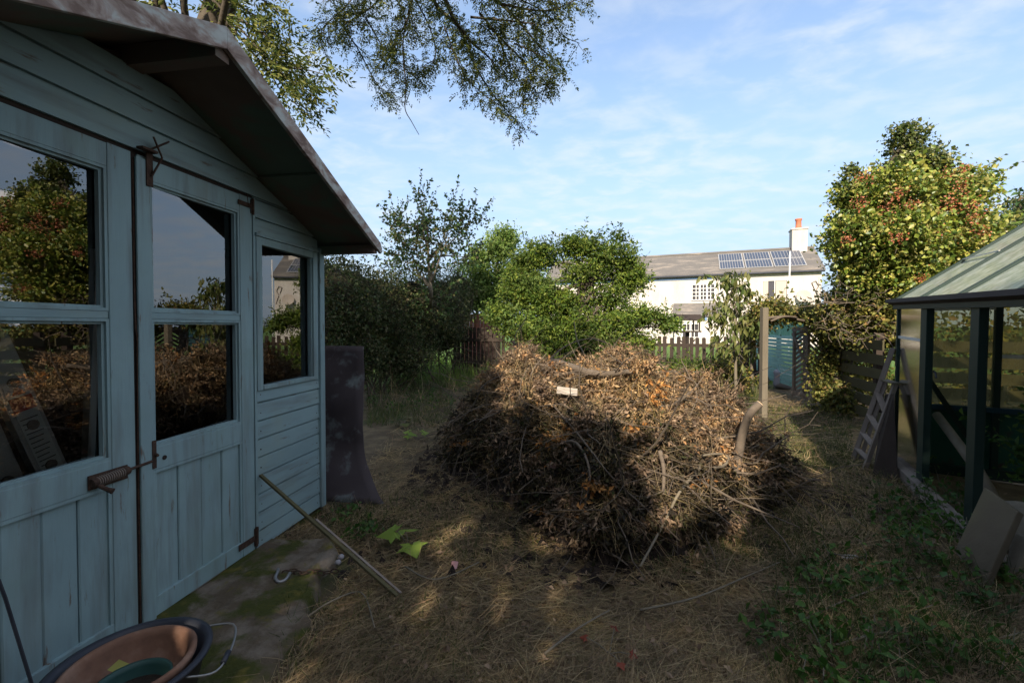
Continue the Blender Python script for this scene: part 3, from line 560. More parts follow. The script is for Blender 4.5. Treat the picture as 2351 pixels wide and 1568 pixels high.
# ------------------------------------------------------------------ bucket and pots
def pots():
    c = (-1.10, 1.235, .0)
    B = thing('bucket', 'black plastic bucket on the concrete holding the clay pot', 'bucket', c, R(20))
    MB().lathe([(0, .05), (.145, .05), (.180, .222), (.196, .227), (.198, .235), (.184, .239), (.174, .232), (.138, .065), (0, .064)], 56).build('bucket_shell', M['rubber'], B, True)
    MB().tube(spline([(.15, .12, .225), (.235, .10, .225), (.255, .0, .22), (.235, -.09, .213), (.165, -.10, .222)], 5), .0032, 6).build('handle', M['wire'], B, True)
    MB().tube([(.250, -.025, .219), (.246, -.065, .216)], .008, 8).build('handle_grip', M['rubber'], B, True)
    T = thing('clay_pot', 'wide terracotta pot set inside the black bucket', 'flowerpot', (c[0] + .005, c[1] - .005, .068))
    MB().lathe([(0, 0), (.12, 0), (.148, .146), (.156, .158), (.157, .172), (.147, .176), (.139, .168), (.135, .155), (.112, .02), (0, .018)], 52).build('pot_wall', M['terra'], T, True)
    g = thing('green_pot', 'small green plastic pot half full of soil inside the clay pot', 'flowerpot', (c[0] + .028, c[1] - .03, .088))
    MB().lathe([(0, 0), (.072, 0), (.088, .100), (.095, .101), (.095, .112), (.087, .112), (.084, .096), (.070, .008), (0, .008)], 40).build('pot_wall', M['greenpot'], g, True)
    MB().lathe([(0, .074), (.05, .078), (.081, .072)], 30).build('soil', M['soil'], g, True)
    mb = MB(); V, F = leaf_arrays(np.array([[c[0] - .075, c[1] + .01, .205]]), .06, np.array([[.55, .6, -.2]]), np.array([[.3, -.6, .7]]), .6, .1)
    tag(fastmesh('fallen_leaf', V, F, mat('yellow_green_leaf', (.28, .27, .06), .6, trans=.2)), 'yellow green leaf resting on the rim of the green pot', 'leaf')
pots()
# odds and ends of metal by the wall
o = G(640, 1335, .03); hk = MB(); hk.tube(spline([o + np.array(q) for q in [(-.03, .05, .03), (-.015, .02, .035), (-.005, -.02, .03), (.02, -.035, .02), (.04, -.015, .02), (.042, .02, .03)]], 5), .007, 8); tag(hk.build('metal_hook', M['wire'], smooth=True), 'curved grey metal hook on the earth below the blue wall', 'hook')
lk = MB()
for k in range(9):
    p = o + np.array([.01 + .028 * k, .045 + .012 * math.sin(k * 1.7), .018 + .004 * (k % 2)])
    lk.tube([p + np.array([.018 * math.cos(a), .010 * math.sin(a) * (k % 2), .010 * math.sin(a) * (1 - k % 2) + 0]) for a in np.linspace(0, 6.283, 13)], .0028, 5, False)
tag(lk.build('rusty_chain', M['rust']), 'short rusty chain lying on earth beside the metal hook', 'chain')
for q, (u, v) in enumerate(((783, 1283), (776, 1296))):
    p = G(u, v, .02); mb = MB(); mb.lathe([(0, 0), (.012, .002), (.016, .012), (.010, .022), (0, .024)], 10, tuple(p)); tag(mb.build('pale_pebble', M['bag'], smooth=True), ['upper of two pale pebbles beside the batten', 'lower of two pale pebbles beside the batten'][q], 'pebble')

# ------------------------------------------------------------------ fences, gate and screens
def fence_close():
    A = W(1040, 752, 10.6); B_ = W(1160, 752, 10.2); F = thing('board_fence', 'dark close set picket fence under the hedge left of the round bush', 'fence', (A[0], A[1], 0), math.atan2(B_[1] - A[1], B_[0] - A[0])); L = math.hypot(B_[0] - A[0], B_[1] - A[1])
    n = 13
    for i in range(n):
        x = L * (i + .5) / n; zt = (1.18 if 2 <= i else .98) + .01 * math.sin(i * 5); MB().box(x - .041, x + .041, -.01, .01, 0, zt).build('picket', M['fencewood'], F)
    for z in (.35, .88): MB().box(0, L, -.045, -.012, z - .04, z + .04).build('rail', M['fencewood'], F)
fence_close()
def picket():
    A = np.array([2.2, 10.0]); B_ = np.array([4.95, 8.75]); L = np.linalg.norm(B_ - A); F = thing('picket_fence', 'weathered brown picket fence in front of the white cottage', 'fence', (A[0], A[1], 0), math.atan2(B_[1] - A[1], B_[0] - A[0])); n = 23
    rr = random.Random(4)
    for i in range(n):
        x = L * (i + .5) / n; zt = .97 + rr.uniform(-.03, .03); w = .038; k = rr.uniform(-.02, .02)
        mb = MB(); mb.prism([(x - w, 0, .02), (x + w, 0, .02), (x + w + k, 0, zt - .02), (x + w * .6 + k, 0, zt), (x - w * .6 + k, 0, zt), (x - w + k, 0, zt - .02)], (0, .018, 0)); mb.build('picket', M['fencewood'], F)
    for z in (.28, .80): MB().box(-.1, L + .1, .020, .06, z - .035, z + .035).build('rail', M['fencewood'], F)
    for x in (.42, L + .06): MB().box(x - .05, x + .05, .062, .16, 0, 1.06).build('post', M['fencewood'], F)
picket()
# red-brown boarding further back
A = W(1062, 716, 12.5); B_ = W(1150, 724, 13.2); F = thing('red_fence', 'red brown boarded fence showing above the dark pickets', 'fence', (A[0], A[1], 0), math.atan2(B_[1] - A[1], B_[0] - A[0])); L = math.hypot(B_[0] - A[0], B_[1] - A[1])
mb = MB()
for i in range(11): x = L * i / 11; mb.box(x, x + L / 11 - .012, 0, .02, 0, 1.60 - .02 * (i % 3))
mb.build('boarding', M['redwood'], F); MB().box(.42, .50, -.03, -.002, 0, 1.72).build('post', M['redwood'], F)
# boarded fence on the right, behind the greenhouse
def board_fence(P0, P1, n, label, seed):
    P0 = np.array(P0); P1 = np.array(P1); L = np.linalg.norm(P1 - P0); F = thing('garden_fence', label, 'fence', (P0[0], P0[1], 0), math.atan2(P1[1] - P0[1], P1[0] - P0[0])); rr = random.Random(seed)
    for k in range(6):
        z = .06 + k * .172
        mb = MB(); j = 0; x = 0
        while x < L - .01:
            x2 = min(x + 1.9, L); a = rr.uniform(-.008, .008); mb.prism([(x + .004, 0, z + a), (x2 - .004, 0, z - a), (x2 - .004, 0, z + .118 - a), (x + .004, 0, z + .118 + a)], (0, .018, 0)); x = x2
        mb.build('board', M['mosswood'], F)
    x = .1
    while x < L: MB().box(x - .04, x + .04, .02, .10, 0, 1.12).build('post', M['fencewood'], F); x += 1.45
board_fence((4.85, 6.75), (4.30, 5.05), 3, 'green stained boarded fence between the lattice gate and the greenhouse', 1)
board_fence((4.36, 4.95), (9.5, 2.9), 3, 'boarded fence seen through the greenhouse glass', 2)
# gate
def gate():
    A = np.array([4.80, 7.42]); B_ = np.array([4.72, 6.60]); L = np.linalg.norm(B_ - A); T = thing('garden_gate', 'open grey wooden gate with chevron slats at the end of the path', 'gate', (A[0], A[1], .03), math.atan2(B_[1] - A[1], B_[0] - A[0])); H = 1.16
    for x in (0.025, L * .52, L - .025): MB().box(x - .024, x + .024, -.018, .018, 0, H).build('stile', M['greywood'], T)
    for z in (.05, H - .03): MB().box(0, L, -.030, -.0185, z - .035, z + .035).build('rail', M['greywood'], T)
    MB().bar((.03, -.036, H - .1), (L - .03, -.036, .08), .012, .05, (0, 0, 1)).build('brace', M['greywood'], T)
    sl = MB()
    for k in range(15):
        z = .05 + k * .082
        if z + .05 < H - .02: sl.bar((.05, .012, z), (L * .52 - .03, .012, min(z + .17, H - .03)), .008, .042)
        if z + .05 < H - .02: sl.bar((L * .52 + .03, .012, min(z + .17, H - .03)), (L - .05, .012, z), .008, .042)
    sl.build('chevron_slats', M['greywood'], T)
gate()
p = G(1752, 955)
tag(MB().box(p[0] - .038, p[0] + .038, p[1] - .04, p[1] + .04, -.02, 1.45).build('gate_post', mat('weathered_post', (.13, .11, .08), .9, stops=[(0, (.07, .055, .04)), (.5, (.13, .11, .08)), (1, (.20, .17, .12))], noise=(10, (1, 1, .15), 7), bump=(.5, .004, 30, (1, 1, .1))), bevel=.006), 'square grey timber post standing alone at the path entrance', 'post')
tag(MB().box(4.30, 4.42, 8.1, 8.22, 0, 1.12).build('dark_post', M['fencewood'], bevel=.006), 'thick dark post at the overgrown end of the picket fence', 'post')
cn = W(1755, 733, 5.95); mb = MB(); mb.tube(spline([cn + np.array([-.06, 0, .0]), W(1800, 728, 6.2), W(1850, 737, 6.5), W(1900, 733, 6.9)], 5), [.02] * 16, 7); mb.tube(spline([W(1770, 737, 6.0), W(1800, 727, 6.1), W(1830, 729, 6.3)], 5), .014, 6)
tag(mb.build('vine_cane', M['branchwood'], smooth=True), 'bare grey vine cane strung from the post across the gateway', 'cane')
def teal():
    A = np.array([5.55, 10.0]); B_ = np.array([5.02, 7.55]); L = np.linalg.norm(B_ - A); T = thing('slatted_screen', 'faded teal slatted screen seen through the gateway', 'screen', (A[0], A[1], 0), math.atan2(B_[1] - A[1], B_[0] - A[0]))
    sl = MB(); rr = random.Random(3); z = .1
    while z < 1.0:
        x = 0
        while x < L: x2 = min(L, x + rr.uniform(.5, 1.0)); sl.box(x, x2 - .02, rr.uniform(-.004, 0), .012, z + rr.uniform(-.004, .006), z + .068 + rr.uniform(-.008, .002)); x = x2
        z += .072
    sl.build('slats', M['teal'], T)
    gr = mat('green_shade_net', (.05, .22, .13), .7, stops=[(0, (.05, .26, .15)), (1, (.32, .52, .42))], noise=(9, (3, 3, .3)), trans=.3)
    n = 40; V = []
    for j in range(2):
        for i in range(n): t = i / (n - 1); V.append((t * L, .03 + .03 * math.sin(t * 60), 1.02 + j * (.36 + .05 * math.sin(t * 17))))
    link('shade_net', V, [(i, i + 1, n + i + 1, n + i) for i in range(n - 1)], gr, T)
    for x in (.04, L * .5, L - .04): MB().box(x - .035, x + .035, .05, .12, 0, 1.4).build('post', M['greywood'], T)
teal()
def lump(name, c, s, mat_, label, cat, seed, rotz=0):
    rr = np.random.default_rng(seed); n, m = 14, 20; V = []
    ph = rr.uniform(0, 6, 6)
    for i in range(n + 1):
        for j in range(m):
            a = math.pi * i / n; b = 2 * math.pi * j / m; x, y, z = math.sin(a) * math.cos(b), math.sin(a) * math.sin(b), math.cos(a)
            k = 1 + .13 * math.sin(3 * x + ph[0]) * math.cos(4 * y + ph[1]) + .09 * math.sin(6 * z + ph[2] + 3 * x) + .05 * math.sin(9 * y + ph[3]); sg = lambda q: math.copysign(abs(q) ** .75, q)
            V.append((c[0] + sg(x) * s[0] * k, c[1] + sg(y) * s[1] * k, c[2] + s[2] * (1 + sg(z) * k)))
    F = [(i * m + j, (i + 1) * m + j, (i + 1) * m + (j + 1) % m, i * m + (j + 1) % m) for i in range(n) for j in range(m)]
    return tag(link(name, V, F, mat_, smooth=True), label, cat)
for nm, u, v, s, mt, lb, sd in (('sack', 1800, 890, (.17, .15, .19), 'bag', 'pale knotted rubbish sack at the foot of the teal screen', 1), ('stone_block', 1775, 872, (.16, .14, .14), 'stone', 'brown grey stone behind the pale sack', 2), ('stone_block', 1745, 880, (.18, .15, .10), 'stone', 'flat pale stone left of the sack at the gateway', 3)):
    p = G(u, v); lump(nm, (p[0], p[1], -.01), s, M[mt], lb, 'sack' if nm == 'sack' else 'stone', sd)
# bird table in front of the cottage
p = W(1578, 770, 11.5); T = thing('bird_table', 'dark wooden bird table standing before the cottage wall', 'bird table', (p[0], 11.5, 0))
MB().box(-.035, .035, -.035, .035, 0, 1.05).build('post', M['fencewood'], T); MB().box(-.28, .28, -.22, .22, 1.05, 1.09).build('tray', M['fencewood'], T)
mb = MB()
for x in (-.24, .24):
    for y in (-.18, .18): mb.box(x - .015, x + .015, y - .015, y + .015, 1.09, 1.36)
mb.build('corner_posts', M['fencewood'], T)
mb = MB(); mb.prism([(-.34, -.28, 1.36), (.34, -.28, 1.36), (.34, 0, 1.50), (-.34, 0, 1.50)], (0, 0, .02)); mb.prism([(-.34, 0, 1.50), (.34, 0, 1.50), (.34, .28, 1.36), (-.34, .28, 1.36)], (0, 0, .02)); mb.build('roof', M['fencewood'], T)
MB().bar((-.2, 0, .85), (0.0, 0, .65), .03, .03).build('brace', M['fencewood'], T); MB().bar((.2, 0, .85), (0.0, 0, .65), .03, .03).build('brace', M['fencewood'], T)

# ------------------------------------------------------------------ greenhouse
def greenhouse():
    T = thing('greenhouse', 'old dark green framed greenhouse with grimy glass on the right', 'greenhouse', (3.24, 3.67, .0), R(-26.7)); T.rotation_euler = (R(1.7), 0, R(-26.7))
    GR = M['ghgreen']; EZ = 1.40; LY = -2.6; WX = 1.9; RX = WX / 2; RZ = EZ + .70                 # local: x inwards from the path, y towards the far end (0) .. near end (LY)
    # sill boards and frame
    MB().bar((-.02, .03, .05), (-.02, LY, .05), .07, .09).build('sill', M['greywood'], T, bevel=.006); MB().bar((-.05, -.6, .035), (-.085, -1.5, .02), .05, .06).build('loose_sill', M['greywood'], T, bevel=.005)
    MB().box(.02, WX, -.02, .03, 0, .08).build('sill', GR, T)
    for (y, w, x0) in ((-.015, .03, 0), (-.575, .11, 0), (-1.31, .10, 0), (-1.95, .05, 0), (LY + .02, .04, 0)): MB().box(x0 - .012, x0 + .03, y - w / 2, y + w / 2, .10, EZ - .03).build('post', GR, T, bevel=.003)
    MB().box(-.03, .03, LY, .03, EZ - .055, EZ).build('eaves_rail', GR, T, bevel=.003)
    gt = MB(); gt.prism([(-.03, .05, EZ - .02), (-.075, .05, EZ + .0), (-.075, .05, EZ + .03), (-.065, .05, EZ + .03), (-.06, .05, EZ + .01), (-.03, .05, EZ - .01)], (0, LY - .08, 0)); gt.build('gutter', mat('old_gutter', (.05, .04, .042), .7), T)
    # far gable: posts, rail, brace, panels, glass
    for x in (.60, 1.2, WX): MB().box(x - .02, x + .02, -.02, .02, .08, EZ + .7 * (1 - abs(x - RX) / RX) - .03).build('gable_post', GR, T)
    MB().box(.03, WX, -.028, -.004, .53, .57).build('gable_rail', mat('blue_green_rail', (.015, .05, .08), .6), T)
    MB().bar((.06, -.03, 1.02), (.52, -.03, .18), .012, .035).build('gable_brace', GR, T)
    MB().box(.03, WX, .004, .012, .08, .53).build('gable_panel', M['ghpanel'], T)
    g = MB(); g.add([(.02, 0, .57), (WX, 0, .57), (WX, 0, EZ), (RX, 0, RZ - .03), (0.02, 0, EZ)], [(0, 1, 2, 3, 4)]); g.build('gable_glass', M['ghglass'], T)
    MB().box(.62, 1.18, -.012, -.004, .955, .985).build('glass_lap', M['white'], T)
    MB().box(.03, .58, -.012, -.004, EZ - .07, EZ - .04).build('glass_lap', M['white'], T)
    # path side: first bay glazed, then the open doorway
    g = MB(); g.add([(0, -.52, .10), (0, -.03, .10), (0, -.03, EZ - .05), (0, -.52, EZ - .05)], [(0, 1, 2, 3)]); g.build('side_glass', M['ghside'], T)
    MB().box(-.006, .006, -.52, -.03, 1.105, 1.125).build('glass_lap', M['white'], T)
    g = MB(); g.add([(0, LY, .10), (0, -1.95, .10), (0, -1.95, EZ - .05), (0, LY, EZ - .05)], [(0, 1, 2, 3)]); g.build('side_glass', M['ghglass'], T)
    MB().tube([(.04, -.60, .90), (.04, -.64, .90), (.04, -.66, .86)], .006, 6).build('door_catch', M['rubber'], T)
    # roof
    def rp(t, y, o=0): return (RX * t, y, EZ + .02 + (RZ - EZ) * t + o)
    ys = [0.03, -.50, -1.10, -1.72, -2.35, LY]
    for i in range(5):
        g = MB(); g.add([rp(0, ys[i]), rp(0, ys[i + 1]), rp(1, ys[i + 1]), rp(1, ys[i])], [(0, 1, 2, 3)]); g.build('roof_glass', M['ghroof'], T)
    for y in ys: MB().bar(rp(-.04, y, .006), rp(1, y, .006), .028, .028).build('roof_bar', GR, T)
    MB().bar(rp(.42, .03, .022), rp(.42, -.50, .022), .015, .006).build('glass_lap', M['white'], T)
    MB().bar(rp(1, .05), rp(1, LY), .06, .06).build('ridge', GR, T)
    g = MB(); g.add([(RX, 0.03, RZ), (WX, .03, EZ), (WX, LY, EZ), (RX, LY, RZ)], [(0, 1, 2, 3)]); g.build('roof_glass', M['ghroof'], T)
    g = MB(); g.add([(WX, 0.0, .1), (WX, 0, EZ), (WX, LY, EZ), (WX, LY, .1)], [(0, 1, 2, 3)]); g.build('side_glass', M['ghglass'], T)
    return T
GH = greenhouse()
GM = Matrix.Translation((3.24, 3.67, 0)) @ Matrix.Rotation(R(-26.7), 4, 'Z')
def gp(x, y, z): return np.array(GM @ Vector((x, y, z)))
tag(MB().tube([gp(.12, -.45, .55), gp(.18, -.9, .28), gp(.22, -1.15, .05)], [.028, .03, .032], 9).build('cut_branch', M['palebark'], smooth=True), 'thick sawn branch leaning inside the open greenhouse doorway', 'branch')
tag(MB().bar(gp(.35, -.5, .03), gp(.20, -1.0, .12), .10, .02).build('timber_offcut', M['greywood'], bevel=.003), 'short grey board lying inside the greenhouse doorway', 'board')
for k, (x, y, lb) in enumerate(((.9, -1.1, 'round pale pot standing inside the greenhouse at right'),)):
    q = gp(x, y, 0); T = thing('plant_pot', lb, 'flowerpot', tuple(q)); MB().lathe([(0, 0), (.09, 0), (.13, .2), (.14, .2), (.14, .23), (.12, .23), (.1, .05), (0, .05)], 24).build('pot_wall', M['stone'], T, True); MB().lathe([(0, .2), (.12, .19)], 20).build('soil', M['soil'], T)
tree_later = [gp(.45, -.9, 0), gp(.9, -.7, 0), gp(1.3, -1.3, 0)]
# wooden steps leaning on the greenhouse corner
def steps():
    T = thing('wooden_steps', 'old narrow wooden stepladder leaning on the far greenhouse corner', 'stepladder', (0, 0, 0))
    A0, A1, B0, B1 = G(1958, 1056), W(2050, 800, 3.66), G(1985, 1078), W(2056, 882, 3.62)
    o = np.array([A0[0], A0[1], 0]); T.location = tuple(o)
    MB().bar(A0 - o, A1 - o, .018, .035).build('stile', M['greywood'], T); MB().bar(B0 - o, B1 - o, .018, .035).build('stile', M['greywood'], T)
    C0, C1 = G(1975, 1062) + np.array([.04, .05, 0]), W(2035, 872, 3.7); MB().bar(C0 - o, C1 - o, .016, .028).build('stile', M['greywood'], T)
    for t in (.12, .28, .46, .68): a = A0 + (A1 - A0) * t * .92; b = B0 + (B1 - B0) * t; MB().bar(a - o, b - o, .045, .012).build('tread', M['greywood'], T)
    MB().bar(W(2030, 872, 3.72) - o, W(2056, 880, 3.60) - o, .06, .014).build('top_tread', M['palebark'], T)
steps()
A = G(2003, 1092); tag(MB().prism([A, A + np.array([.10, -.12, 0]), W(2052, 905, 3.55), W(2032, 905, 3.75)], (.012, .012, 0)).build('leaning_board', M['fencewood']), 'dark narrow board leaning on the greenhouse behind the steps', 'board')
# slab and round stone at the near greenhouse wall
c = [W(2273.6, 1125, 2.20), W(2352, 1181, 1.98), W(2271, 1361, 1.92), W(2205, 1273, 2.16)]
mb = MB(); n = Vector(c[1] - c[0]).cross(Vector(c[3] - c[0])).normalized() * .028; n = n if n.y > 0 else -n; mb.prism([Vector(q) for q in c][::-1], n); tag(mb.build('paving_slab', M['paverslab'], bevel=.004), 'square brown grey slab tilted against the greenhouse', 'slab')
p = W(2345, 1215, 2.32); mb = MB(); mb.lathe([(0, -.03), (.12, -.03), (.145, -.012), (.145, .015), (.12, .032), (0, .035)], 30); o = mb.build('round_stone', M['stone'], smooth=True, loc=tuple(p)); o.rotation_euler = (R(70), R(12), R(-35)); tag(o, 'pale round stone disc propped behind the tilted slab', 'stone disc')
p = W(2335, 1320, 2.05); mb = MB(); mb.bar(W(2310, 1365, 2.02), W(2351, 1230, 2.08), .05, .06); tag(mb.build('kerb_stone', M['stone'], bevel=.012), 'narrow pale stone edge below the round disc', 'stone')

# ------------------------------------------------------------------ trees, hedge, plants
def limb_set(mb, base, targets, r0, r1=.006, k=6, amp=.06, n=6, rr=rng):
    for t in targets: pts = wander(base, t, k, amp, rr); mb.tube(pts, list(np.linspace(r0, r1, k)), n)
LIT = []                                                     # sight lines to the sun left open in the off-frame canopy
def tree(name, label, cat, trunk_pts, tr, blobs, n, leaf, lm, clump=.12, per=28, group=None, bark='bark', twigs=14, seed=1, shell=2.4, wid=.5, extra=None, droop=0, crown='crown', shoots=5, sl=1.0, sr=.0028, sup=.5):
    rr = np.random.default_rng(seed); base = np.array(trunk_pts[0], float); T = thing(name, label, cat, tuple(base), 0, group)
    mb = MB(); tp = [np.array(q) - base for q in spline(trunk_pts, 4)]; mb.tube(tp, list(np.linspace(tr, tr * .35, len(tp))), 8)
    w = np.array([b[3] * b[5] for b in blobs]); w = w / w.sum()
    for b, wi in zip(blobs, w):
        c = np.array(b[:3]) - base; j = min(len(tp) - 1, max(1, int(len(tp) * rr.uniform(.35, .95)))); rb = tr * .45
        mb.tube(wander(tp[j], c, 6, .08, rr), list(np.linspace(rb, rb * .3, 6)), 6)
        for k in range(max(2, int(twigs * wi * len(blobs) / 2))):
            d = rr.normal(size=3); d /= np.linalg.norm(d); e = c + d * np.array(b[3:6]) * rr.uniform(.6, 1.05); mb.tube(wander(c, e, 5, .1, rr), list(np.linspace(rb * .35, .003, 5)), 4)
    SP, SA = [], []
    for b in blobs:
        rad = np.array(b[3:6])
        for k in range(int(shoots * (b[3] * b[5] / .09) ** .5) + 1):
            d = rr.normal(size=3) + np.array([0, -.2, sup]); d /= np.linalg.norm(d); a0 = np.array(b[:3]) + d * rad * .6; L0 = rr.uniform(.12, .34) * sl; e = a0 + d * rad * .45 + (d * .6 + np.array([0, 0, sup * .6])) * L0
            pth = wander(a0, e, 6, .07, rr); mb.tube(pth - base, list(np.linspace(sr, sr * .4, 6)), 3); q = int(np.linalg.norm(e - a0) / leaf * 2.2) + 2
            for t in rr.uniform(.1, 1, q): i0 = min(4, int(t * 5)); f = t * 5 - i0; SP.append(pth[i0] * (1 - f) + pth[i0 + 1] * f); SA.append(rr.normal(size=3) * .8 + d * .5)
    mb.build('trunk', M[bark], T, True)
    P = crown_points(blobs, n, clump, per, rr, shell)
    axis = None
    if len(SP): P = np.concatenate([P, np.array(SP)])
    axis = unit(rr.normal(size=(len(P), 3)) * (.45 if droop else 1) + np.array([0, 0, -droop if droop else -.25]))
    if len(SP): axis[-len(SP):] = unit(np.array(SA) + np.array([0, 0, -droop]))
    P = P - base; axis = axis[P[:, 2] + base[2] > .02]; P = P[P[:, 2] + base[2] > .02]
    V, F = leaf_arrays(P, leaf, wid=wid, r=rr, axis=axis); fastmesh(crown, V, F, L_[lm], T)
    if extra: extra(T, base, rr)
    return T
def B(u, v, Y, ru, rv, ry=None, w=1): c = W(u, v, Y); return (c[0], c[1], c[2], ru * Y / 1000, ry or ru * Y / 1000, rv * Y / 1000, w)
# left hedge
hb_up = 14
hb = [B(735, 700, 6.2, 90, 110, .6), B(790, 720, 7.0, 90, 120, .7), B(860, 740, 8.0, 90, 118, .7), B(940, 745, 9.0, 85, 118, .7), B(1010, 740, 10.0, 70, 112, .7), B(1050, 700, 11.2, 45, 75, .6), B(800, 830, 6.8, 80, 70, .5), B(900, 830, 8.2, 90, 60, .6), B(690, 760, 5.6, 70, 140, .5)]
hb = [(a, b, c + .014 * b, d, e, f, g) for a, b, c, d, e, f, g in hb]
def hedge():
    T = thing('hedge', 'tall dark overgrown hedge running back from the summerhouse', 'hedge', (-2.4, 8, 0)); base = np.array([-2.4, 8, 0]); rr = np.random.default_rng(5)
    P = crown_points(hb, 80000, .12, 30, rr, 3.0) - base; P = P[P[:, 2] > .03]; V, F = leaf_arrays(P, .052, r=rr); fastmesh('foliage', V, F, L_['hedge'], T)
    mb = MB()
    for b in hb:
        for k in range(7):
            f = np.array([b[0] + rr.normal() * b[3] * .5, b[1] + rr.normal() * .2, 0]); e = np.array([b[0], b[1], b[2]]) + rr.normal(size=3) * np.array([b[3], .3, b[5]]) * .5; e[2] = abs(e[2]); mb.tube(wander(f - base, e - base, 6, .06, rr), list(np.linspace(.02, .004, 6)), 5)
    mb.build('stems', M['bark'], T)
    core = MB();  # solid dark hulls stand in for shade deep inside the hedge
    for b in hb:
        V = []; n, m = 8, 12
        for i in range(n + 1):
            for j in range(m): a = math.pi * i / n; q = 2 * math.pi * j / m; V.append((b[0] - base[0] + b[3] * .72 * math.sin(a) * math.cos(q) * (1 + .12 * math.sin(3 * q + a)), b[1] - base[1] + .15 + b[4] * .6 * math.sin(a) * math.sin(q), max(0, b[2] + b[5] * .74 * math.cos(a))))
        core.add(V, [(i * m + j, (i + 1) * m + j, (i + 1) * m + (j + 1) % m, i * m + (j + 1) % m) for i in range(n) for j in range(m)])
    core.build('shade_core', mat('hedge_core_shade', (.03, .026, .016), 1, stops=[(0, (.012, .011, .007)), (1, (.05, .045, .02))], noise=(26,), bump=(1, .05, 30)), T)
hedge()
tree('slender_tree', 'thin open topped tree rising out of the dark hedge', 'tree', [G(983, 838), W(990, 700, 8.6), W(985, 620, 8.6), W(980, 500, 8.6)], .045,
     [B(930, 555, 8.6, 36, 50, .5), B(908, 505, 8.6, 22, 26, .3), B(975, 510, 8.6, 26, 50, .4), B(1050, 510, 8.6, 40, 32, .4), B(1010, 560, 8.6, 60, 40, .6, .6), B(960, 605, 8.6, 75, 36, .6, .9), B(966, 455, 8.6, 5, 22, .08, .7), B(1095, 505, 8.6, 24, 14, .2), B(980, 690, 8.5, 60, 60, .5, .5), B(1042, 478, 8.6, 8, 22, .1, .7), B(1070, 590, 8.6, 40, 36, .4, .6)], 3600, .062, 'tall', .06, 7, bark='palebark', seed=11, wid=.7, shoots=13, sl=1.3, sup=.9)
tree('pale_tree', 'light green tree behind the hedge beside the red boarding', 'tree', [G(1140, 855), W(1135, 700, 12), W(1140, 600, 12)], .06,
     [B(1100, 610, 12, 30, 45, .5), B(1150, 570, 12, 36, 36, .5), B(1165, 545, 12, 18, 20, .3), B(1120, 680, 12, 45, 40, .5), B(1170, 640, 12, 34, 40, .5), B(1095, 670, 12, 24, 42, .4)], 19000, .075, 'bright', .14, 16, bark='palebark', seed=12, wid=.6)
def bright_patches(T, base, rr):  # brighter yellow-green leaf patches at set spots on the bush
    P = crown_points([B(1150, 725, 7.4, 45, 40, .3), B(1210, 740, 7.2, 50, 36, .3), B(1540, 745, 7.1, 26, 14, .2), B(1440, 735, 7.2, 50, 18, .3), B(1350, 780, 7.1, 70, 30, .3), B(1230, 655, 7.3, 50, 22, .3)], 7000, .07, 14, rr) - base; fastmesh('bright_patch_leaves', *leaf_arrays(P, .05, wid=.45, r=rr), L_['bright'], T)
bush = [B(1240, 590, 7.7, 50, 34, .4), B(1330, 565, 7.6, 55, 26, .4), B(1400, 590, 7.5, 60, 30, .4), B(1450, 640, 7.5, 40, 42, .35), B(1340, 630, 7.6, 60, 34, .5, .6), B(1200, 660, 7.6, 55, 45, .5), B(1250, 690, 7.5, 80, 40, .6), B(1150, 720, 7.5, 36, 22, .4), B(1230, 760, 7.4, 80, 36, .6), B(1330, 760, 7.4, 80, 50, .6), B(1420, 740, 7.3, 60, 22, .4), B(1480, 725, 7.2, 50, 20, .3), B(1530, 745, 7.2, 28, 16, .25), B(1440, 790, 7.3, 60, 34, .4), B(1390, 800, 7.2, 70, 40, .4), B(1280, 810, 7.2, 90, 40, .4), B(1400, 690, 7.5, 50, 40, .4, .7), B(1310, 700, 7.6, 60, 30, .4, .6), B(1420, 545, 7.6, 16, 10, .15, .8), B(1200, 610, 7.7, 30, 30, .3, .8)]
tree('spreading_bush', 'broad green layered bush behind the brush heap hiding the cottage end', 'bush', [G(1315, 850), W(1320, 790, 7.45), W(1335, 700, 7.5), W(1360, 610, 7.5)], .07, bush, 66000, .058, 'bush', .075, 20, seed=13, wid=.45, twigs=30, shoots=12, extra=bright_patches)
sp = [B(1660, 640, 6.7, 34, 14, .2), B(1690, 650, 6.7, 30, 18, .2), B(1670, 690, 6.7, 36, 22, .25), B(1640, 715, 6.7, 26, 18, .2), B(1710, 680, 6.7, 22, 18, .2), B(1655, 745, 6.7, 34, 30, .25), B(1700, 740, 6.7, 26, 30, .25), B(1680, 800, 6.6, 40, 34, .3, .8)]
sr = np.random.default_rng(31)
tree('sapling', 'young tree with drooping leaves in front of the cottage', 'tree', [G(1690, 930), W(1688, 800, 6.6), W(1686, 700, 6.7), W(1680, 630, 6.7)], .026, sp, 560, .12, 'cherry', .07, 6, bark='palebark', seed=14, wid=.40, droop=1.2, shoots=4, sup=-.2)
vn = [B(1665, 850, 7.4, 30, 26, .25, .5), B(1725, 770, 7.6, 18, 40, .2, .5), B(1770, 712, 6.6, 40, 20, .35), B(1740, 735, 6.9, 28, 20, .3, .7), B(1830, 724, 6.9, 36, 13, .35), B(1880, 722, 6.9, 40, 18, .3), B(1690, 875, 7.3, 36, 26, .25, .6)]
tree('climbing_vine', 'tangled climber over the gateway and the end of the picket fence', 'climber', [G(1730, 905), W(1725, 800, 7.6), W(1750, 720, 6.9), W(1850, 720, 6.9)], .03, vn, 11000, .05, 'vine', .08, 14, seed=15, wid=.6, twigs=30, bark='palebark', shoots=9)
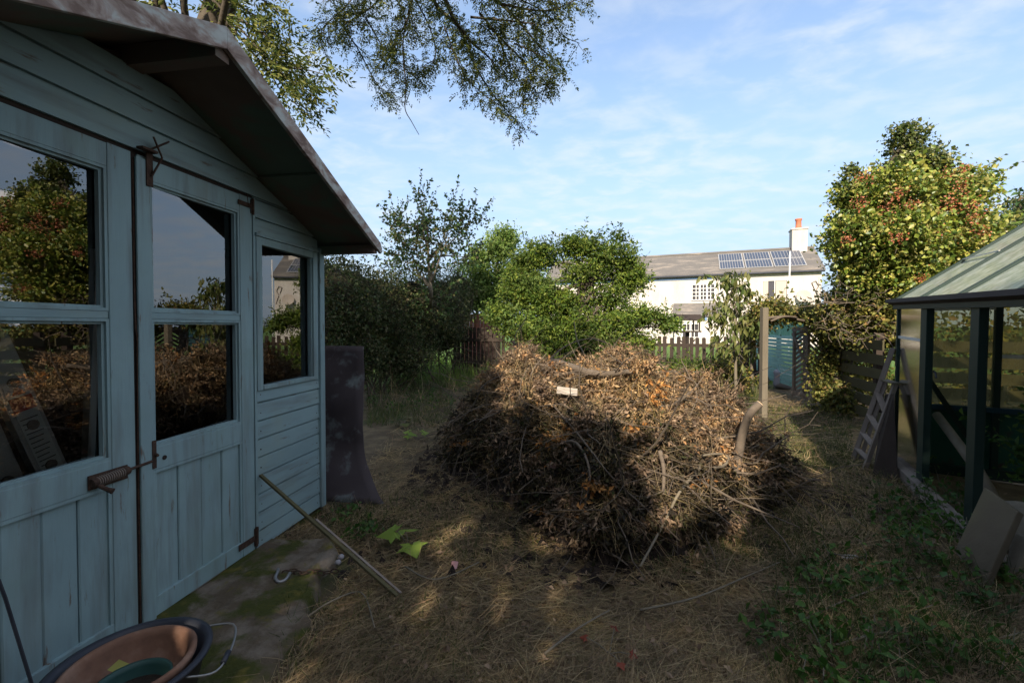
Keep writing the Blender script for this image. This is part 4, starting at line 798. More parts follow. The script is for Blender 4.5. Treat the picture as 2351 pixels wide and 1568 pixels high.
tree('low_shrub', 'dark leafy shrub crouching in front of the picket fence', 'shrub', [G(1590, 900), W(1590, 860, 8.0)], .02, [B(1560, 850, 8.0, 60, 26, .3), B(1640, 855, 7.9, 60, 26, .3), B(1510, 855, 8.0, 30, 20, .25)], 7000, .05, 'bush', .08, 16, seed=23)
def bare(T, base, rr):
    mb = MB()
    for k in range(150):
        c = W(rr.uniform(1895, 2060), rr.uniform(650, 790), rr.uniform(5.0, 6.2)) - base; e = c + rr.normal(size=3) * np.array([.16, .12, .13]); mb.tube(wander(c, e, 5, .2, rr), list(np.linspace(.005, .002, 5)), 3)
    mb.build('bare_twigs', M['branchwood'], T)
vw = [(b[0], b[1], b[2] - .05) + tuple(b[3:]) for b in [B(1920, 740, 6.3, 45, 50, .35), B(1912, 830, 6.4, 28, 70, .3), B(1915, 905, 6.2, 26, 40, .25), B(1990, 850, 7.2, 60, 70, .3, .6), B(1990, 740, 5.7, 55, 45, .35), B(1950, 690, 6.0, 60, 40, .4), B(2040, 700, 5.4, 50, 50, .4), B(1935, 920, 5.9, 26, 40, .2), B(2070, 760, 5.3, 40, 40, .3)]]
tree('ivy_thicket', 'dark ivy and bramble thicket smothering the fence right of the gate', 'thicket', [G(1930, 960) + np.array([.1, .3, 0]), W(1930, 820, 6.3), W(1970, 720, 6.0)], .05, vw, 26000, .05, 'vine', .09, 26, seed=16, wid=.7, extra=bare)
def berries(T, base, rr):
    out = []
    for (u, v, s) in [(1985, 405, 8), (1975, 465, 9), (2065, 445, 10), (2040, 475, 9), (2050, 510, 9), (2130, 470, 8), (2095, 470, 7), (2170, 480, 8), (2180, 400, 9), (2205, 430, 9), (2230, 470, 10), (2240, 500, 9), (2150, 530, 9), (2110, 560, 8), (1945, 550, 7), (2200, 540, 10), (2255, 530, 9), (2120, 640, 9), (2215, 385, 7), (2195, 460, 12), (2060, 545, 8)]:
        c = W(u, v, 5.0 + rr.uniform(-.2, .1)); out.append(c + rr.normal(size=(75, 3)) * s * .0046)
    P = np.concatenate(out) - base; V, F = leaf_arrays(P, .022, wid=.9, fold=.3, r=rr); fastmesh('berries', V, F, L_['berry'], T)
rt = [B(2085, 325, 5.5, 28, 40, .25), B(2090, 385, 5.5, 56, 36, .4), B(1965, 450, 5.5, 34, 48, .3), B(2030, 450, 5.4, 60, 60, .5), B(2110, 460, 5.4, 80, 70, .6), B(2180, 450, 5.5, 60, 50, .5, .8), B(1960, 540, 5.5, 50, 60, .4), B(2050, 550, 5.3, 80, 80, .6), B(2150, 560, 5.5, 90, 80, .6, .9), B(2230, 540, 5.6, 50, 50, .4, .6), B(1980, 630, 5.6, 50, 60, .4), B(2070, 650, 5.4, 80, 60, .5), B(1950, 400, 5.5, 12, 20, .12, .8), B(2140, 350, 5.5, 26, 16, .15, .5)]
tree('ivy_clad_tree', 'tall sunlit ivy clad tree with red berries behind the greenhouse', 'tree', [W(2100, 960, 5.9) * np.array([1, 1, 0]), W(2080, 700, 5.7), W(2085, 500, 5.6), W(2085, 320, 5.5)], .11, rt[2:12], 62000, .050, 'ivy', .07, 20, seed=17, wid=.75, extra=berries, shoots=9)
tp = thing('holly_top', 'darker green pointed top growing above the berry covered tree', 'tree', tuple(W(2090, 420, 5.6)))
rr = np.random.default_rng(18); P = crown_points([rt[0], rt[1], rt[12], rt[13], B(2060, 300, 5.5, 14, 14, .1, .6), B(2090, 300, 5.5, 12, 12, .1, .6), B(2125, 395, 5.4, 40, 30, .3)], 5200, .055, 10, rr) - W(2090, 420, 5.6); V, F = leaf_arrays(P, .05, wid=.7, r=rr); fastmesh('crown', V, F, L_['ivydark'], tp)
mb = MB(); limb_set(mb, W(2085, 470, 5.6) - W(2090, 420, 5.6), [W(u, v, 5.5) - W(2090, 420, 5.6) for u, v in ((2058, 285), (2090, 290), (2170, 345), (2140, 330), (2050, 340), (2010, 370))], .02); mb.build('trunk', M['bark'], tp)
tree('far_right_tree', 'sparse dark tree with hanging twigs above the greenhouse roof', 'tree', [W(2480, 960, 6.2) * np.array([1, 1, 0]), W(2440, 700, 6.2), W(2400, 520, 6.2)], .08,
     [B(2290, 540, 6.2, 45, 30, .3), B(2340, 510, 6.2, 45, 30, .3), B(2390, 480, 6.2, 50, 40, .3), B(2260, 570, 6.2, 40, 26, .3), B(2330, 460, 6.2, 20, 16, .2, .4), B(2310, 570, 6.2, 40, 20, .3)], 3600, .07, 'tall', .09, 12, seed=19)

def field_hedge(name, label, c, r3, n, seed, lm='vine'):
    rr = np.random.default_rng(seed); T = thing(name, label, 'hedge', (c[0], c[1], 0)); bl = [(c[0] + dx, c[1] + dy, r3[2] * .9 + dz, r3[0], r3[1], r3[2]) for dx, dy, dz in ((-r3[0] * .8, .3, 0), (0, 0, .15), (r3[0] * .8, -.4, 0))]
    P = crown_points(bl, n, .16, 24, rr, 2.4) - np.array([c[0], c[1], 0]); P = P[P[:, 2] > 0]; fastmesh('foliage', *leaf_arrays(P, .085, wid=.6, r=rr), L_[lm], T); mb = MB()
    for k in range(10): e = rr.normal(size=3) * np.array(r3) * .7; e[2] = r3[2] * 1.3; mb.tube(wander((rr.normal() * r3[0] * .6, rr.normal() * .2, 0), e, 5, .08, rr), [.03, .025, .02, .012, .005], 5)
    mb.build('stems', M['bark'], T)
field_hedge('field_hedge', 'yellowing field hedge behind the greenhouse and boarded fence', (8.2, 5.2), (2.0, .7, 1.0), 11000, 71)
field_hedge('field_hedge', 'far field hedge beyond the fence at the right', (13.5, 6.0), (3.2, .9, 1.1), 9000, 72)
for k, g in enumerate(tree_later):
    tree('greenhouse_plant', ['spindly overgrown plant just inside the greenhouse doorway', 'withering plant in the middle of the greenhouse floor', 'taller plant at the far right inside the greenhouse'][k], 'plant', [g, g + np.array([.02, 0, .3]), g + np.array([-.02, .03, .6])], .008, [(g[0], g[1], .35, .14, .14, .22), (g[0] + .05, g[1], .62, .10, .10, .12)], 420, .045, 'weed' if k != 1 else 'vine', .05, 8, seed=80 + k, shoots=8, sup=.8)
BOUGH = [W(u, v, 4.6) for u, v in ((560, 60), (610, 110), (660, 170), (710, 200), (740, 210), (640, 60), (700, 240))]
# overhanging tree: trunk behind the summerhouse, limbs reach across above the frame
def pinnate(P0, D0, L, n, leaf, rr, droop=.25):
    """compound leaves: P0 (m,3) starts, D0 directions -> leaflet base, axis"""
    m = len(P0); D0 = unit(D0); side = unit(np.cross(D0, np.array([0, 0, 1.]) + rr.normal(size=(m, 3)) * .4)); P, A = [], []
    for k in range(n):
        t = (k + .6) / n; c = P0 + D0 * L * t + np.array([0, 0, -droop]) * L * t * t
        for s in (-1, 1): P.append(c); A.append(unit(D0 * .55 + side * s * .8 + np.array([0, 0, -.25])))
    P.append(P0 + D0 * L + np.array([0, 0, -droop]) * L); A.append(D0)
    return np.concatenate(P), np.concatenate(A)
def overhead():
    base = np.array([-4.6, 5.2, 0.]); T = thing('overhanging_ash_tree', 'tree behind the summerhouse whose leafy boughs hang into the sky', 'tree', tuple(base)); rr = np.random.default_rng(21)
    mb = MB(); crotch = np.array([-3.9, 5.2, 3.6]); mb.tube([q - base for q in spline([base, np.array([-4.4, 5.2, 1.8]), crotch], 5)], list(np.linspace(.24, .18, 11)), 10)
    hub = np.array([-.9, 5.3, 5.9]); mb.tube([q - base for q in spline([crotch, np.array([-3.0, 5.4, 6.2]), hub, W(1010, -60, 5.6)], 5)], list(np.linspace(.17, .06, 16)), 9)
    Y = 5.6
    limbs = [  # (path in sight lines, start radius)
      ([(1000, -60), (1035, 30), (1075, 90), (1120, 130), (1150, 170)], .035), ([(1060, -60), (1150, 10), (1200, 60), (1240, 110), (1290, 150)], .030),
      ([(985, -60), (1000, 10), (1050, 60), (1075, 110), (1095, 160), (1130, 215), (1160, 250), (1190, 285)], .030),
      ([(1100, 30), (1140, 80), (1165, 140), (1195, 190)], .016), ([(1150, 10), (1230, 25), (1280, 20), (1340, -10)], .018), ([(1080, 40), (1180, 50), (1260, 60)], .016),
      ([(960, -50), (940, 30), (925, 100), (932, 200), (930, 250), (945, 280), (962, 310)], .013), ([(850, -60), (830, 30), (790, 60), (820, 110), (870, 200), (905, 215)], .018), ([(900, -40), (850, 20), (800, 30), (740, -10)], .015),
      ([(830, -30), (790, 20), (745, 60), (735, 85)], .010), ([(1195, 0), (1250, 30), (1290, 80), (1330, 100)], .010), ([(1050, -50), (1110, -10), (1190, -5), (1290, 10)], .016), ([(930, -40), (985, 60), (1000, 130), (975, 150)], .012),
      ([(880, -50), (930, 40), (910, 90), (890, 130)], .012), ([(1180, 100), (1240, 130), (1265, 170), (1255, 200)], .010), ([(1120, 60), (1190, 130), (1220, 180), (1200, 230)], .012),
      ([(1020, 60), (1050, 140), (1080, 190), (1140, 240)], .011), ([(840, 40), (880, 110), (930, 160), (960, 175)], .010)]
    Ps, Ds = [], []
    bare = {6}
    for li, (pth, r0) in enumerate(limbs):
        yy = Y + rr.uniform(-.6, .6); pts = spline([W(u, v, yy + .12 * k) for k, (u, v) in enumerate(pth)], 5); m = len(pts); rad = np.linspace(r0, .004, m)
        mb.tube([q - base for q in pts], list(rad), 6)
        for i in range(1, m):
            d = pts[i] - pts[i - 1]; t = i / m
            nt_ = (0 if (li in bare and t > .35) else (6 if li not in (10,) else 2))
            for k in range(nt_):
                dd = unit((rr.normal(size=(1, 3)) * .8 + d / np.linalg.norm(d) * .6 + np.array([0, 0, -.35])))[0]; L = rr.uniform(.10, .30); e = pts[i] + dd * L
                if k % 3 == 0: mb.tube([q - base for q in wander(pts[i], e, 4, .08, rr)], [.004, .003, .0025, .0015], 3)
                nn = rr.integers(1, 4)
                for w_ in range(nn): Ps.append(pts[i] + dd * L * rr.uniform(.2, 1.0)); Ds.append(dd + rr.normal(size=3) * .6)
    Ps, Ds = np.array(Ps), np.array(Ds); P, A = pinnate(Ps, Ds, .12, 4, .035, rr); V, F = leaf_arrays(P - base, .042, A, wid=.42, r=rr); a1 = (V, F)
    # canopy above the frame
    cb = [(-1.2, 5.0, 6.6, 1.6, 1.2, .8), (.6, 5.0, 6.6, 1.3, 1.1, .8), (-3, 5.2, 5.6, 1.6, 1.3, 1.2), (-.4, 3.2, 6.2, 2.0, 1.3, 1.1), (1.2, 3.6, 6.0, 1.2, 1.1, .9), (-2.6, 3.6, 5.9, 1.5, 1.2, 1.1), (-4.6, 5.2, 4.6, 1.3, 1.2, 1.3)]
    P = crown_points(cb, 26000, .16, 24, rr); v_ = 750 - (P[:, 2] - CAMH) / P[:, 1] * 1000; u_ = 1175 + P[:, 0] / P[:, 1] * 1000; P = P[(v_ < -60) | (u_ < 430)]; 
    for q in BOUGH: d = P - q; t = d @ np.array(SUN); P = P[~((np.linalg.norm(d - t[:, None] * np.array(SUN), axis=1) < .38) & (t > 0))]
    a2 = leaf_arrays(P - base, .075, wid=.45, r=rr)
    V, F = join_arrays([a1, a2]); fastmesh('crown', V, F, L_['ash'], T)
    for b in cb: limb_set(mb, hub - base if b[0] > -2 else crotch - base, [np.array(b[:3]) - base + rr.normal(size=3) * .5 for _ in range(4)], .05, .01)
    mb.build('trunk', M['bark'], T, True)
overhead()
def near_bough():
    base = np.array([-3.3, 5.9, 0.]); T = thing('broad_leaved_tree', 'tree with larger sunlit leaves just above the summerhouse roof edge', 'tree', tuple(base)); rr = np.random.default_rng(22); mb = MB()
    top = W(470, -20, 4.6); mb.tube([q - base for q in spline([base, base + np.array([.05, -.1, 1.8]), base + np.array([.2, -.6, 3.2]), top], 5)], list(np.linspace(.10, .035, 16)), 8)
    Ps, Ds = [], []
    for pth in [[(470, -20), (545, 60), (600, 120), (660, 180), (720, 220)], [(500, -30), (560, 20), (620, 60), (650, 110)], [(480, 0), (570, 110), (620, 170), (650, 215), (700, 255)], [(520, -20), (600, 0), (640, 30)], [(560, 90), (640, 150), (700, 160), (755, 175)], [(540, 40), (620, 90), (655, 140), (690, 200)]]:
        yy = 4.6 + rr.uniform(-.25, .25); pts = spline([W(u, v, yy) for u, v in pth], 5); mb.tube([q - base for q in pts], list(np.linspace(.014, .003, len(pts))), 5)
        for i in range(2, len(pts)):
            d = unit((pts[i] - pts[i - 1])[None])[0]
            for k in range(5): dd = unit((rr.normal(size=(1, 3)) * .7 + d * .5 + np.array([0, 0, -.1])))[0]; Ps.append(pts[i] + dd * rr.uniform(0, .12)); Ds.append(dd)
    P, A = pinnate(np.array(Ps), np.array(Ds), .17, 4, .06, rr, .3); V, F = leaf_arrays(P - base, .062, A, wid=.36, r=rr); fastmesh('crown', V, F, L_['ashlit'], T); mb.build('trunk', M['bark'], T, True)
near_bough()

# ------------------------------------------------------------------ brush heap
CRV = [(-.62, .0), (-.50, .30), (-.38, .52), (-.2, .76), (-.09, .86), (.04, 1.08), (.12, 1.08), (.22, .90), (.45, .84), (.7, .86), (.82, 1.06), (.93, 1.06), (1.05, .86), (1.33, .84), (1.6, .76), (1.72, .62), (1.84, .36), (2.0, .18), (2.18, 0)]
def pile_h(x, y):
    cx = np.interp(x, [c[0] for c in CRV], [c[1] for c in CRV]); yc = np.interp(x, [-.8, -.6, -.1, .3], [4.3, 4.15, 3.7, 3.45]); yf = np.interp(x, [-.8, -.6, -.1, .26, .48, .88, 1.43, 2.1, 2.5], [3.9, 3.65, 3.08, 2.45, 2.15, 2.25, 2.6, 3.1, 3.3])
    t = np.where(y < yc, (y - yc) / (yc - yf), (y - yc) / .95); e = np.clip(1 - np.abs(t) ** 1.7, 0, 1)
    bump_ = .07 * np.sin(x * 7.1 + 1) * np.cos(y * 6.3) + .06 * np.sin(x * 13 + y * 9) * np.cos(y * 11) + .03 * np.sin(x * 23 - y * 17) - .16 * np.exp(-((x - 1.02 + (y - 3) * .1) / .07) ** 2) - .12 * np.exp(-((x - .25) / .10) ** 2 - ((y - 2.9) / .4) ** 2)
    cx = cx * np.where(x > 1.0, .90, .94)
    return np.clip(cx * e ** .58 + bump_ * e ** .3 * (cx > .05) * np.clip(np.abs(t) * 1.6 + .25, 0, 1), 0, 2)
def brush():
    rr = np.random.default_rng(41); parts = []
    xs = np.linspace(-.85, 2.5, 90); ys = np.linspace(2.0, 4.6, 70); X, Y = np.meshgrid(xs, ys); Z = pile_h(X, Y) * .84 - .03 + rr.normal(size=X.shape) * .025
    V = np.stack([X, Y, Z], -1).reshape(-1, 3); nx, ny = 90, 70; i = (np.arange(ny - 1)[:, None] * nx + np.arange(nx - 1)).reshape(-1, 1); F = i + np.array([0, 1, nx + 1, nx])
    core = mat('heap_core', (.03, .022, .018), 1, stops=[(0, (.012, .009, .008)), (.5, (.035, .025, .02)), (1, (.08, .055, .035))], noise=(30, (1, 1, 1), 9), bump=(1, .04, 40))
    T = tag(fastmesh('brush_heap', V, F, core), 'large heap of dead cut branches and brown leaves in the middle of the garden', 'brush heap', kind='stuff')
    def surf(n, lo, hi, top=None):
        x = rr.uniform(-.8, 2.4, n * 4); y = rr.uniform(2.0, 4.6, n * 4); h = pile_h(x, y); ok = h > .05
        x, y, h = x[ok], y[ok], h[ok]; q = rr.uniform(size=len(x)) < (np.ones(len(x)) if top is None else top(x, y, h)); x, y, h = x[q][:n], y[q][:n], h[q][:n]
        return np.stack([x, y, h * rr.uniform(lo, hi, len(h)) + rr.normal(size=len(h)) * .015], 1)
    def hol(P): q = np.sin(P[:, 0] * 11 + 1.3 * np.sin(P[:, 1] * 7)) * np.sin(P[:, 1] * 9 + 2) + .6 * np.sin(P[:, 0] * 23 + P[:, 2] * 15); return rr.uniform(size=len(P)) < np.clip(.75 + q * .7, .06, 1)
    # dry tan foliage on top and right, lower wilting foliage darkened as painted shade
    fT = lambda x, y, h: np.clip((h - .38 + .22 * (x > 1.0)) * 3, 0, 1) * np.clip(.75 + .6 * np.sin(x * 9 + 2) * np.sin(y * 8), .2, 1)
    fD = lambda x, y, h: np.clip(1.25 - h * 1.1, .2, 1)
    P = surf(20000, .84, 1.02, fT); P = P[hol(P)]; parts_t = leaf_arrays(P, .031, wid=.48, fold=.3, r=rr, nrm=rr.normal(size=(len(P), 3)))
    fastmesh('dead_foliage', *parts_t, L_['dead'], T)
    P = surf(50000, .78, 1.05, fD); P = P[hol(P)]; fastmesh('wilting_shade_foliage', *leaf_arrays(P, .033, wid=.45, fold=.3, r=rr, nrm=rr.normal(size=(len(P), 3))), L_['deaddark'], T)
    # sprays: every cut branch end carries a fan of withered leaves of one colour
    C = surf(1000, .88, 1.04); bins = {'dead': ([], []), 'deadbrown': ([], []), 'deaddark': ([], []), 'deadorange': ([], [])}; tw = ([], [])
    for c in C:
        x, y, z = c; g = np.array([pile_h(x - .05, y) - pile_h(x + .05, y), pile_h(x, y - .05) - pile_h(x, y + .05), .1]); g = g / np.linalg.norm(g)
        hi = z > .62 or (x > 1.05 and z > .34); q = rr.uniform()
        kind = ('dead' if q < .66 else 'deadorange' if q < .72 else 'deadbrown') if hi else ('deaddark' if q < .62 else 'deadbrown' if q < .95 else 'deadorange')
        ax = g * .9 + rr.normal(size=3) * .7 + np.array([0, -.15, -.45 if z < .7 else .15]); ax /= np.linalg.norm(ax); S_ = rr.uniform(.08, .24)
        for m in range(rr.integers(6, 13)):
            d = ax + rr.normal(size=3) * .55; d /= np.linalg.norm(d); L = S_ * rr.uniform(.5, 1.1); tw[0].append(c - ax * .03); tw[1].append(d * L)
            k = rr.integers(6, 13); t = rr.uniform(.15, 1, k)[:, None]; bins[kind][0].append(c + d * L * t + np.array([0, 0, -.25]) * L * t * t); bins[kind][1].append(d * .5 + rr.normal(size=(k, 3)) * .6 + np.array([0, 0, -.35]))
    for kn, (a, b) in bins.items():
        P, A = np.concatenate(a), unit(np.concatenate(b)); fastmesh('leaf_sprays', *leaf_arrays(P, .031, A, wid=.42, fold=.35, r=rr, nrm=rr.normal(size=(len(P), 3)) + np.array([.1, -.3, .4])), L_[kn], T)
    D = np.array(tw[1]); fastmesh('spray_twigs', *strips(np.array(tw[0]), D, np.linalg.norm(D, axis=1), .004, .15, rr), L_['straw'], T)
    # straw and thin twigs
    P = surf(24000, .9, 1.06, lambda x, y, h: np.clip(.45 + (h - .35) * 1.6, .4, 1)); D = rr.normal(size=(len(P), 3)) * np.array([1, .8, .6]) + np.array([.15, -.2, -.25]); fastmesh('dry_stalks', *strips(P, D, rr.uniform(.06, .28, len(P)), rr.uniform(.0015, .004, len(P)), rr.uniform(0, .5, len(P)), rr), L_['straw'], T)
    mb = MB(); c = surf(1600, .88, 1.06)
    for p in c:
        d = rr.normal(size=3) * np.array([1, .7, .6]) + np.array([.1, -.4, -.35]); d /= np.linalg.norm(d); L = rr.uniform(.15, .65); e = p + d * L; e[2] = max(e[2], .01 + pile_h(e[0], e[1]) * .75); r0 = .0014 + .0065 * rr.uniform() ** 3; mb.tube(wander(p, e, 5, .10, rr), list(np.linspace(r0, r0 * .4, 5)), 4)
    for k in range(170):
        x = rr.uniform(-.6, 2.0); y = rr.uniform(3.0, 3.8); p = np.array([x, y, pile_h(x, y) * .92]); d = np.array([rr.normal() * .8, rr.normal() * .4, abs(rr.normal()) * .7 + .1]); mb.tube(wander(p, p + d * rr.uniform(.08, .24), 4, .12, rr), [.003, .0025, .002, .001], 3)
    mb.build('thin_branches', M['branchwood'], T)
brush()
def on_heap(u, v, lift=.05):
    for Y in np.arange(1.9, 5, .02):
        p = W(u, v, Y)
        if p[2] < max(0, float(pile_h(p[0], p[1]))) + lift: return p
    return G(u, v)
def HP(pts, lift=.05): return [on_heap(u, v, lift) for u, v in pts]
def stick(name, pts, r, label, cat='branch', m='branchwood', k=5, cut=False):
    pts = spline([np.array(q) for q in pts], k); o = tag(MB().tube(pts, list(np.linspace(r[0], r[1], len(pts))), 9).build(name, M[m], smooth=True), label, cat)
    if cut:
        a, b = Vector(pts[0]), Vector(pts[1]); d = (a - b).normalized(); MB().tube([a, a + d * .003], r[0] * .97, 14).build('cut_face', M['cutwood'], o)
    return o
stick('sawn_branch', [W(u, v, on_heap(1685, 1090, .02)[1] + dy) for u, v, dy in ((1744, 927, 0), (1722, 950, .0), (1706, 990, .02), (1696, 1040, .03), (1684, 1090, .04))], (.022, .028), 'thick sawn branch with pale cut end standing up at the heap right side', cut=True)
stick('log_branch', HP([(1268, 830), (1300, 838), (1350, 854), (1400, 858), (1450, 852)], .10), (.030, .018), 'smooth curved branch lying along the sunlit top of the heap', cut=False)
stick('arched_branch', HP([(1268, 1036), (1288, 1018), (1320, 1015), (1345, 1050), (1354, 1100), (1340, 1170)], .16), (.010, .005), 'grey arched branch on the shaded front of the heap')
stick('thin_branch', HP([(1200, 1062), (1225, 1040), (1265, 1025), (1320, 1008)], .14), (.005, .004), 'thin arching twig left of the grey arched branch')
stick('stripped_branch', HP([(1515, 1035), (1524, 1080), (1522, 1135)], .13), (.013, .008), 'short pale green stripped branch hanging on the heap front')
stick('forked_branch', HP([(1640, 1074), (1662, 1068), (1673, 1054), (1664, 1044), (1640, 1042), (1610, 1046)], .14), (.010, .005), 'pale branch hooked in a loop near the heap right end', m='palebark')
stick('long_branch', HP([(1270, 930), (1330, 1000), (1400, 1090), (1475, 1160), (1560, 1240)], .12), (.006, .004), 'long thin branch crossing the middle of the heap')
stick('leaning_branch', HP([(1470, 1300), (1530, 1190), (1560, 1130), (1610, 1070)], .12), (.005, .009), 'greenish branch rising steeply across the heap right front', m='palebark')
stick('low_branch', HP([(1635, 1185), (1700, 1135), (1760, 1112), (1800, 1108)], .10), (.006, .004), 'pale twig sweeping up from the grass at the heap right foot')
stick('cane', [W(1505, 855, 3.6), W(1560, 852, 3.7), W(1645, 858, 3.9)], (.006, .006), 'straight tan cane sticking out behind the heap top', 'cane', 'palebark')
stick('arching_cane', [W(1240, 850, 3.9), W(1190, 790, 4.3), W(1160, 740, 4.5)][:0] + [W(1370, 870, 3.7), W(1345, 820, 3.9), W(1325, 780, 4.0), W(1318, 738, 4.05)], (.007, .004), 'slim cane rising from the heap in front of the bush', 'cane', 'palebark')
stick('bent_stick', [W(1400, 790, 3.7), W(1350, 778, 3.75), W(1290, 800, 3.7), W(1240, 850, 3.5)], (.005, .006), 'thin bent stick arching over the heap left top')
for k in range(10):
    u, v = [(1100, 1010), (1180, 1080), (1420, 1100), (1380, 1180), (1480, 1230), (1560, 1130), (1610, 1150), (1250, 1130), (1330, 1260), (1720, 1120)][k]; a = G(u, v + 60); Y = a[1]; du, dv = [(-90, 30), (-60, 60), (30, 120), (-40, 130), (60, 90), (20, 100), (90, 60), (-80, 70), (-50, 60), (100, 20)][k]
    stick('heap_twig', [W(u, v - 40, Y + .35), W(u + du * .4, v + dv * .3, Y + .15), W(u + du, v + dv, Y - .02)], (.0045, .002), ['bare twig at the heap far left foot', 'bare twig left of the arched branch', 'hanging twig at the heap centre', 'forward leaning twig below the arched branch', 'twig pointing down at the heap front foot', 'twig beside the pale stripped branch', 'twig crossing under the looped branch', 'shaded twig low on the left front', 'lowest twig at the front of the heap', 'twig at the lower right of the heap'][k])
c = on_heap(1302, 898, .10); mb = MB(); mb.box(-.070, .070, -.034, .034, -.004, .004); o = mb.build('wood_offcut', M['greywood'], loc=tuple(c), bevel=.002); o.rotation_euler = (R(35), R(6), R(-6)); o.data.materials[0] = mat('sun_bleached_wood', (.5, .46, .40), .8, stops=[(.2, (.22, .18, .14)), (.8, (.46, .41, .35))], noise=(30, (.3, 1, 1), 8)); tag(o, 'pale rectangular offcut of wood lying on the heap', 'offcut')
c = on_heap(1270, 1068, .10); mb = MB(); mb.add([(-.03, 0, -.02), (.03, .01, -.025), (.035, 0, .02), (-.01, -.01, .03), (-.03, .005, .015)], [(0, 1, 2, 3, 4)]); o = mb.build('paper_scrap', M['pink'], loc=tuple(c)); o.modifiers.new('s', 'SOLIDIFY').thickness = .001; tag(o, 'faded pink scrap caught in the shaded heap front', 'scrap')

# ------------------------------------------------------------------ ground cover
def in_pile(x, y): return pile_h(x, y) > .12
def cover():
    rr = np.random.default_rng(51)
    # dry mown grass lying flat, denser near the viewer
    n = 240000; v = 750 + (rr.uniform(.0, 1, n) ** .8) * 900 + 110; u = rr.uniform(-200, 2550, n); yy = 1200 / (v - 750); x = (u - 1175) / 1000 * yy; ok = (yy < 9) & (yy > .9) & ~((x < -.80) & (yy < 2.3)) & ~in_pile(x, yy) & (x > -1.35) & (x < 5)
    gx = (x - 3.24) * .893 - (yy - 3.67) * .45; ok &= ~((gx > -.02) & (yy < 3.8) & (x > 1.9))
    x, yy = x[ok], yy[ok]; z = hills(x, yy) + rr.uniform(.0, .035, len(x)); ang = rr.normal(size=len(x)) * 1.1 + 2.2 * np.sin(x * 1.3 + 1) * np.cos(yy * 1.1); D = np.stack([np.cos(ang), np.sin(ang), rr.normal(size=len(x)) * .22], 1)
    L = rr.uniform(.03, .13, len(x)) * (1 + .15 * yy); V, F = strips(np.stack([x, yy, z], 1), D, L, rr.uniform(.0013, .0034, len(x)) * (.8 + .28 * yy), rr.uniform(0, .6, len(x)), rr); V[:, 2] = np.maximum(V[:, 2], -.03)
    tag(fastmesh('dry_grass', V, F, L_['straw']), 'flattened dry straw coloured grass covering the garden floor', 'grass', kind='stuff')
    # green tufts : path, edges, hedge foot
    pts = []
    def tuft(u0, u1, v0, v1, n, h, sp=1.):
        v = rr.uniform(v0, v1, n); u = rr.uniform(u0, u1, n); Y = 1200 / (v - 750); X = (u - 1175) / 1000 * Y; k = ~in_pile(X, Y); X, Y = X[k], Y[k]; pts.append((X, Y, np.full(len(X), h) * rr.uniform(.5, 1.3, len(X))))
    tuft(820, 1180, 852, 900, 2200, .24); tuft(1180, 1760, 850, 880, 4500, .40); tuft(840, 1040, 885, 980, 1800, .14); tuft(900, 1250, 1130, 1300, 1800, .07); tuft(1740, 1960, 930, 1080, 5000, .07); tuft(1700, 2100, 1080, 1300, 3200, .08); tuft(1780, 2351, 1300, 1600, 4200, .10); tuft(1530, 1740, 870, 960, 3500, .24); tuft(740, 900, 1150, 1250, 700, .08); tuft(640, 1100, 1380, 1600, 1500, .07); tuft(1500, 1900, 1180, 1330, 2000, .07)
    X = np.concatenate([p[0] for p in pts]); Y = np.concatenate([p[1] for p in pts]); H = np.concatenate([p[2] for p in pts]); D = rr.normal(size=(len(X), 3)) * np.array([.4, .4, .1]) + np.array([0, 0, 1])
    tag(fastmesh('green_grass', *strips(np.stack([X, Y, hills(X, Y) - .01], 1), D, H, .0035 + .0006 * Y, rr.uniform(.1, .8, len(X)), rr), L_['grass']), 'green grass tufts along the path, hedge foot and fence', 'grass', kind='stuff')
    # sunny lawn beyond the fence and gate
    n = 12000; Y = rr.uniform(9.0, 14, n); X = rr.uniform(-2.5, 9, n); D = rr.normal(size=(n, 3)) * .3 + np.array([0, 0, 1]); tag(fastmesh('field_grass', *strips(np.stack([X, Y, np.zeros(n)], 1), D, rr.uniform(.12, .45, n), .014, .3, rr, 2), L_['lawn']), 'bright sunlit grass beyond the picket fence and gate', 'grass', kind='stuff')
    # long straw stalks by the hedge
    n = 420; u = rr.uniform(830, 1180, n); v = rr.uniform(856, 950, n); Y = 1200 / (v - 750); X = (u - 1175) / 1000 * Y; D = rr.normal(size=(n, 3)) * np.array([.8, .5, .4]) + np.array([.1, 0, .7]); tag(fastmesh('tall_stalks', *strips(np.stack([X, Y, 0 * X], 1), D, rr.uniform(.2, .75, n), .006, rr.uniform(.1, .7, n), rr, 5), L_['straw']), 'tall dry grass stalks leaning along the hedge foot', 'stalks', kind='stuff')
    # leafy weeds, lower right and greenhouse foot
    cs = []
    for (u0, u1, v0, v1, n, h) in ((1800, 2351, 1290, 1600, 90, .10), (2020, 2260, 1150, 1320, 60, .14), (1700, 2000, 1330, 1480, 20, .06), (2110, 2351, 1000, 1150, 10, .2), (740, 860, 1180, 1240, 10, .05), (840, 1150, 862, 950, 130, .16), (1560, 1720, 840, 900, 30, .2)):
        for k in range(n): g = G(rr.uniform(u0, u1), rr.uniform(v0, v1)); cs.append((g, h * rr.uniform(.5, 1.2)))
    P, mb = [], []
    st = MB()
    for g, h in cs:
        top = g + np.array([rr.normal() * .04, rr.normal() * .04, h]); st.tube([g, (g + top) / 2 + rr.normal(size=3) * .01, top], [.003, .0025, .0015], 3)
        k = rr.integers(8, 18); t = rr.uniform(.3, 1, k)[:, None]; P.append(g + (top - g) * t + rr.normal(size=(k, 3)) * np.array([.035, .035, .012]))
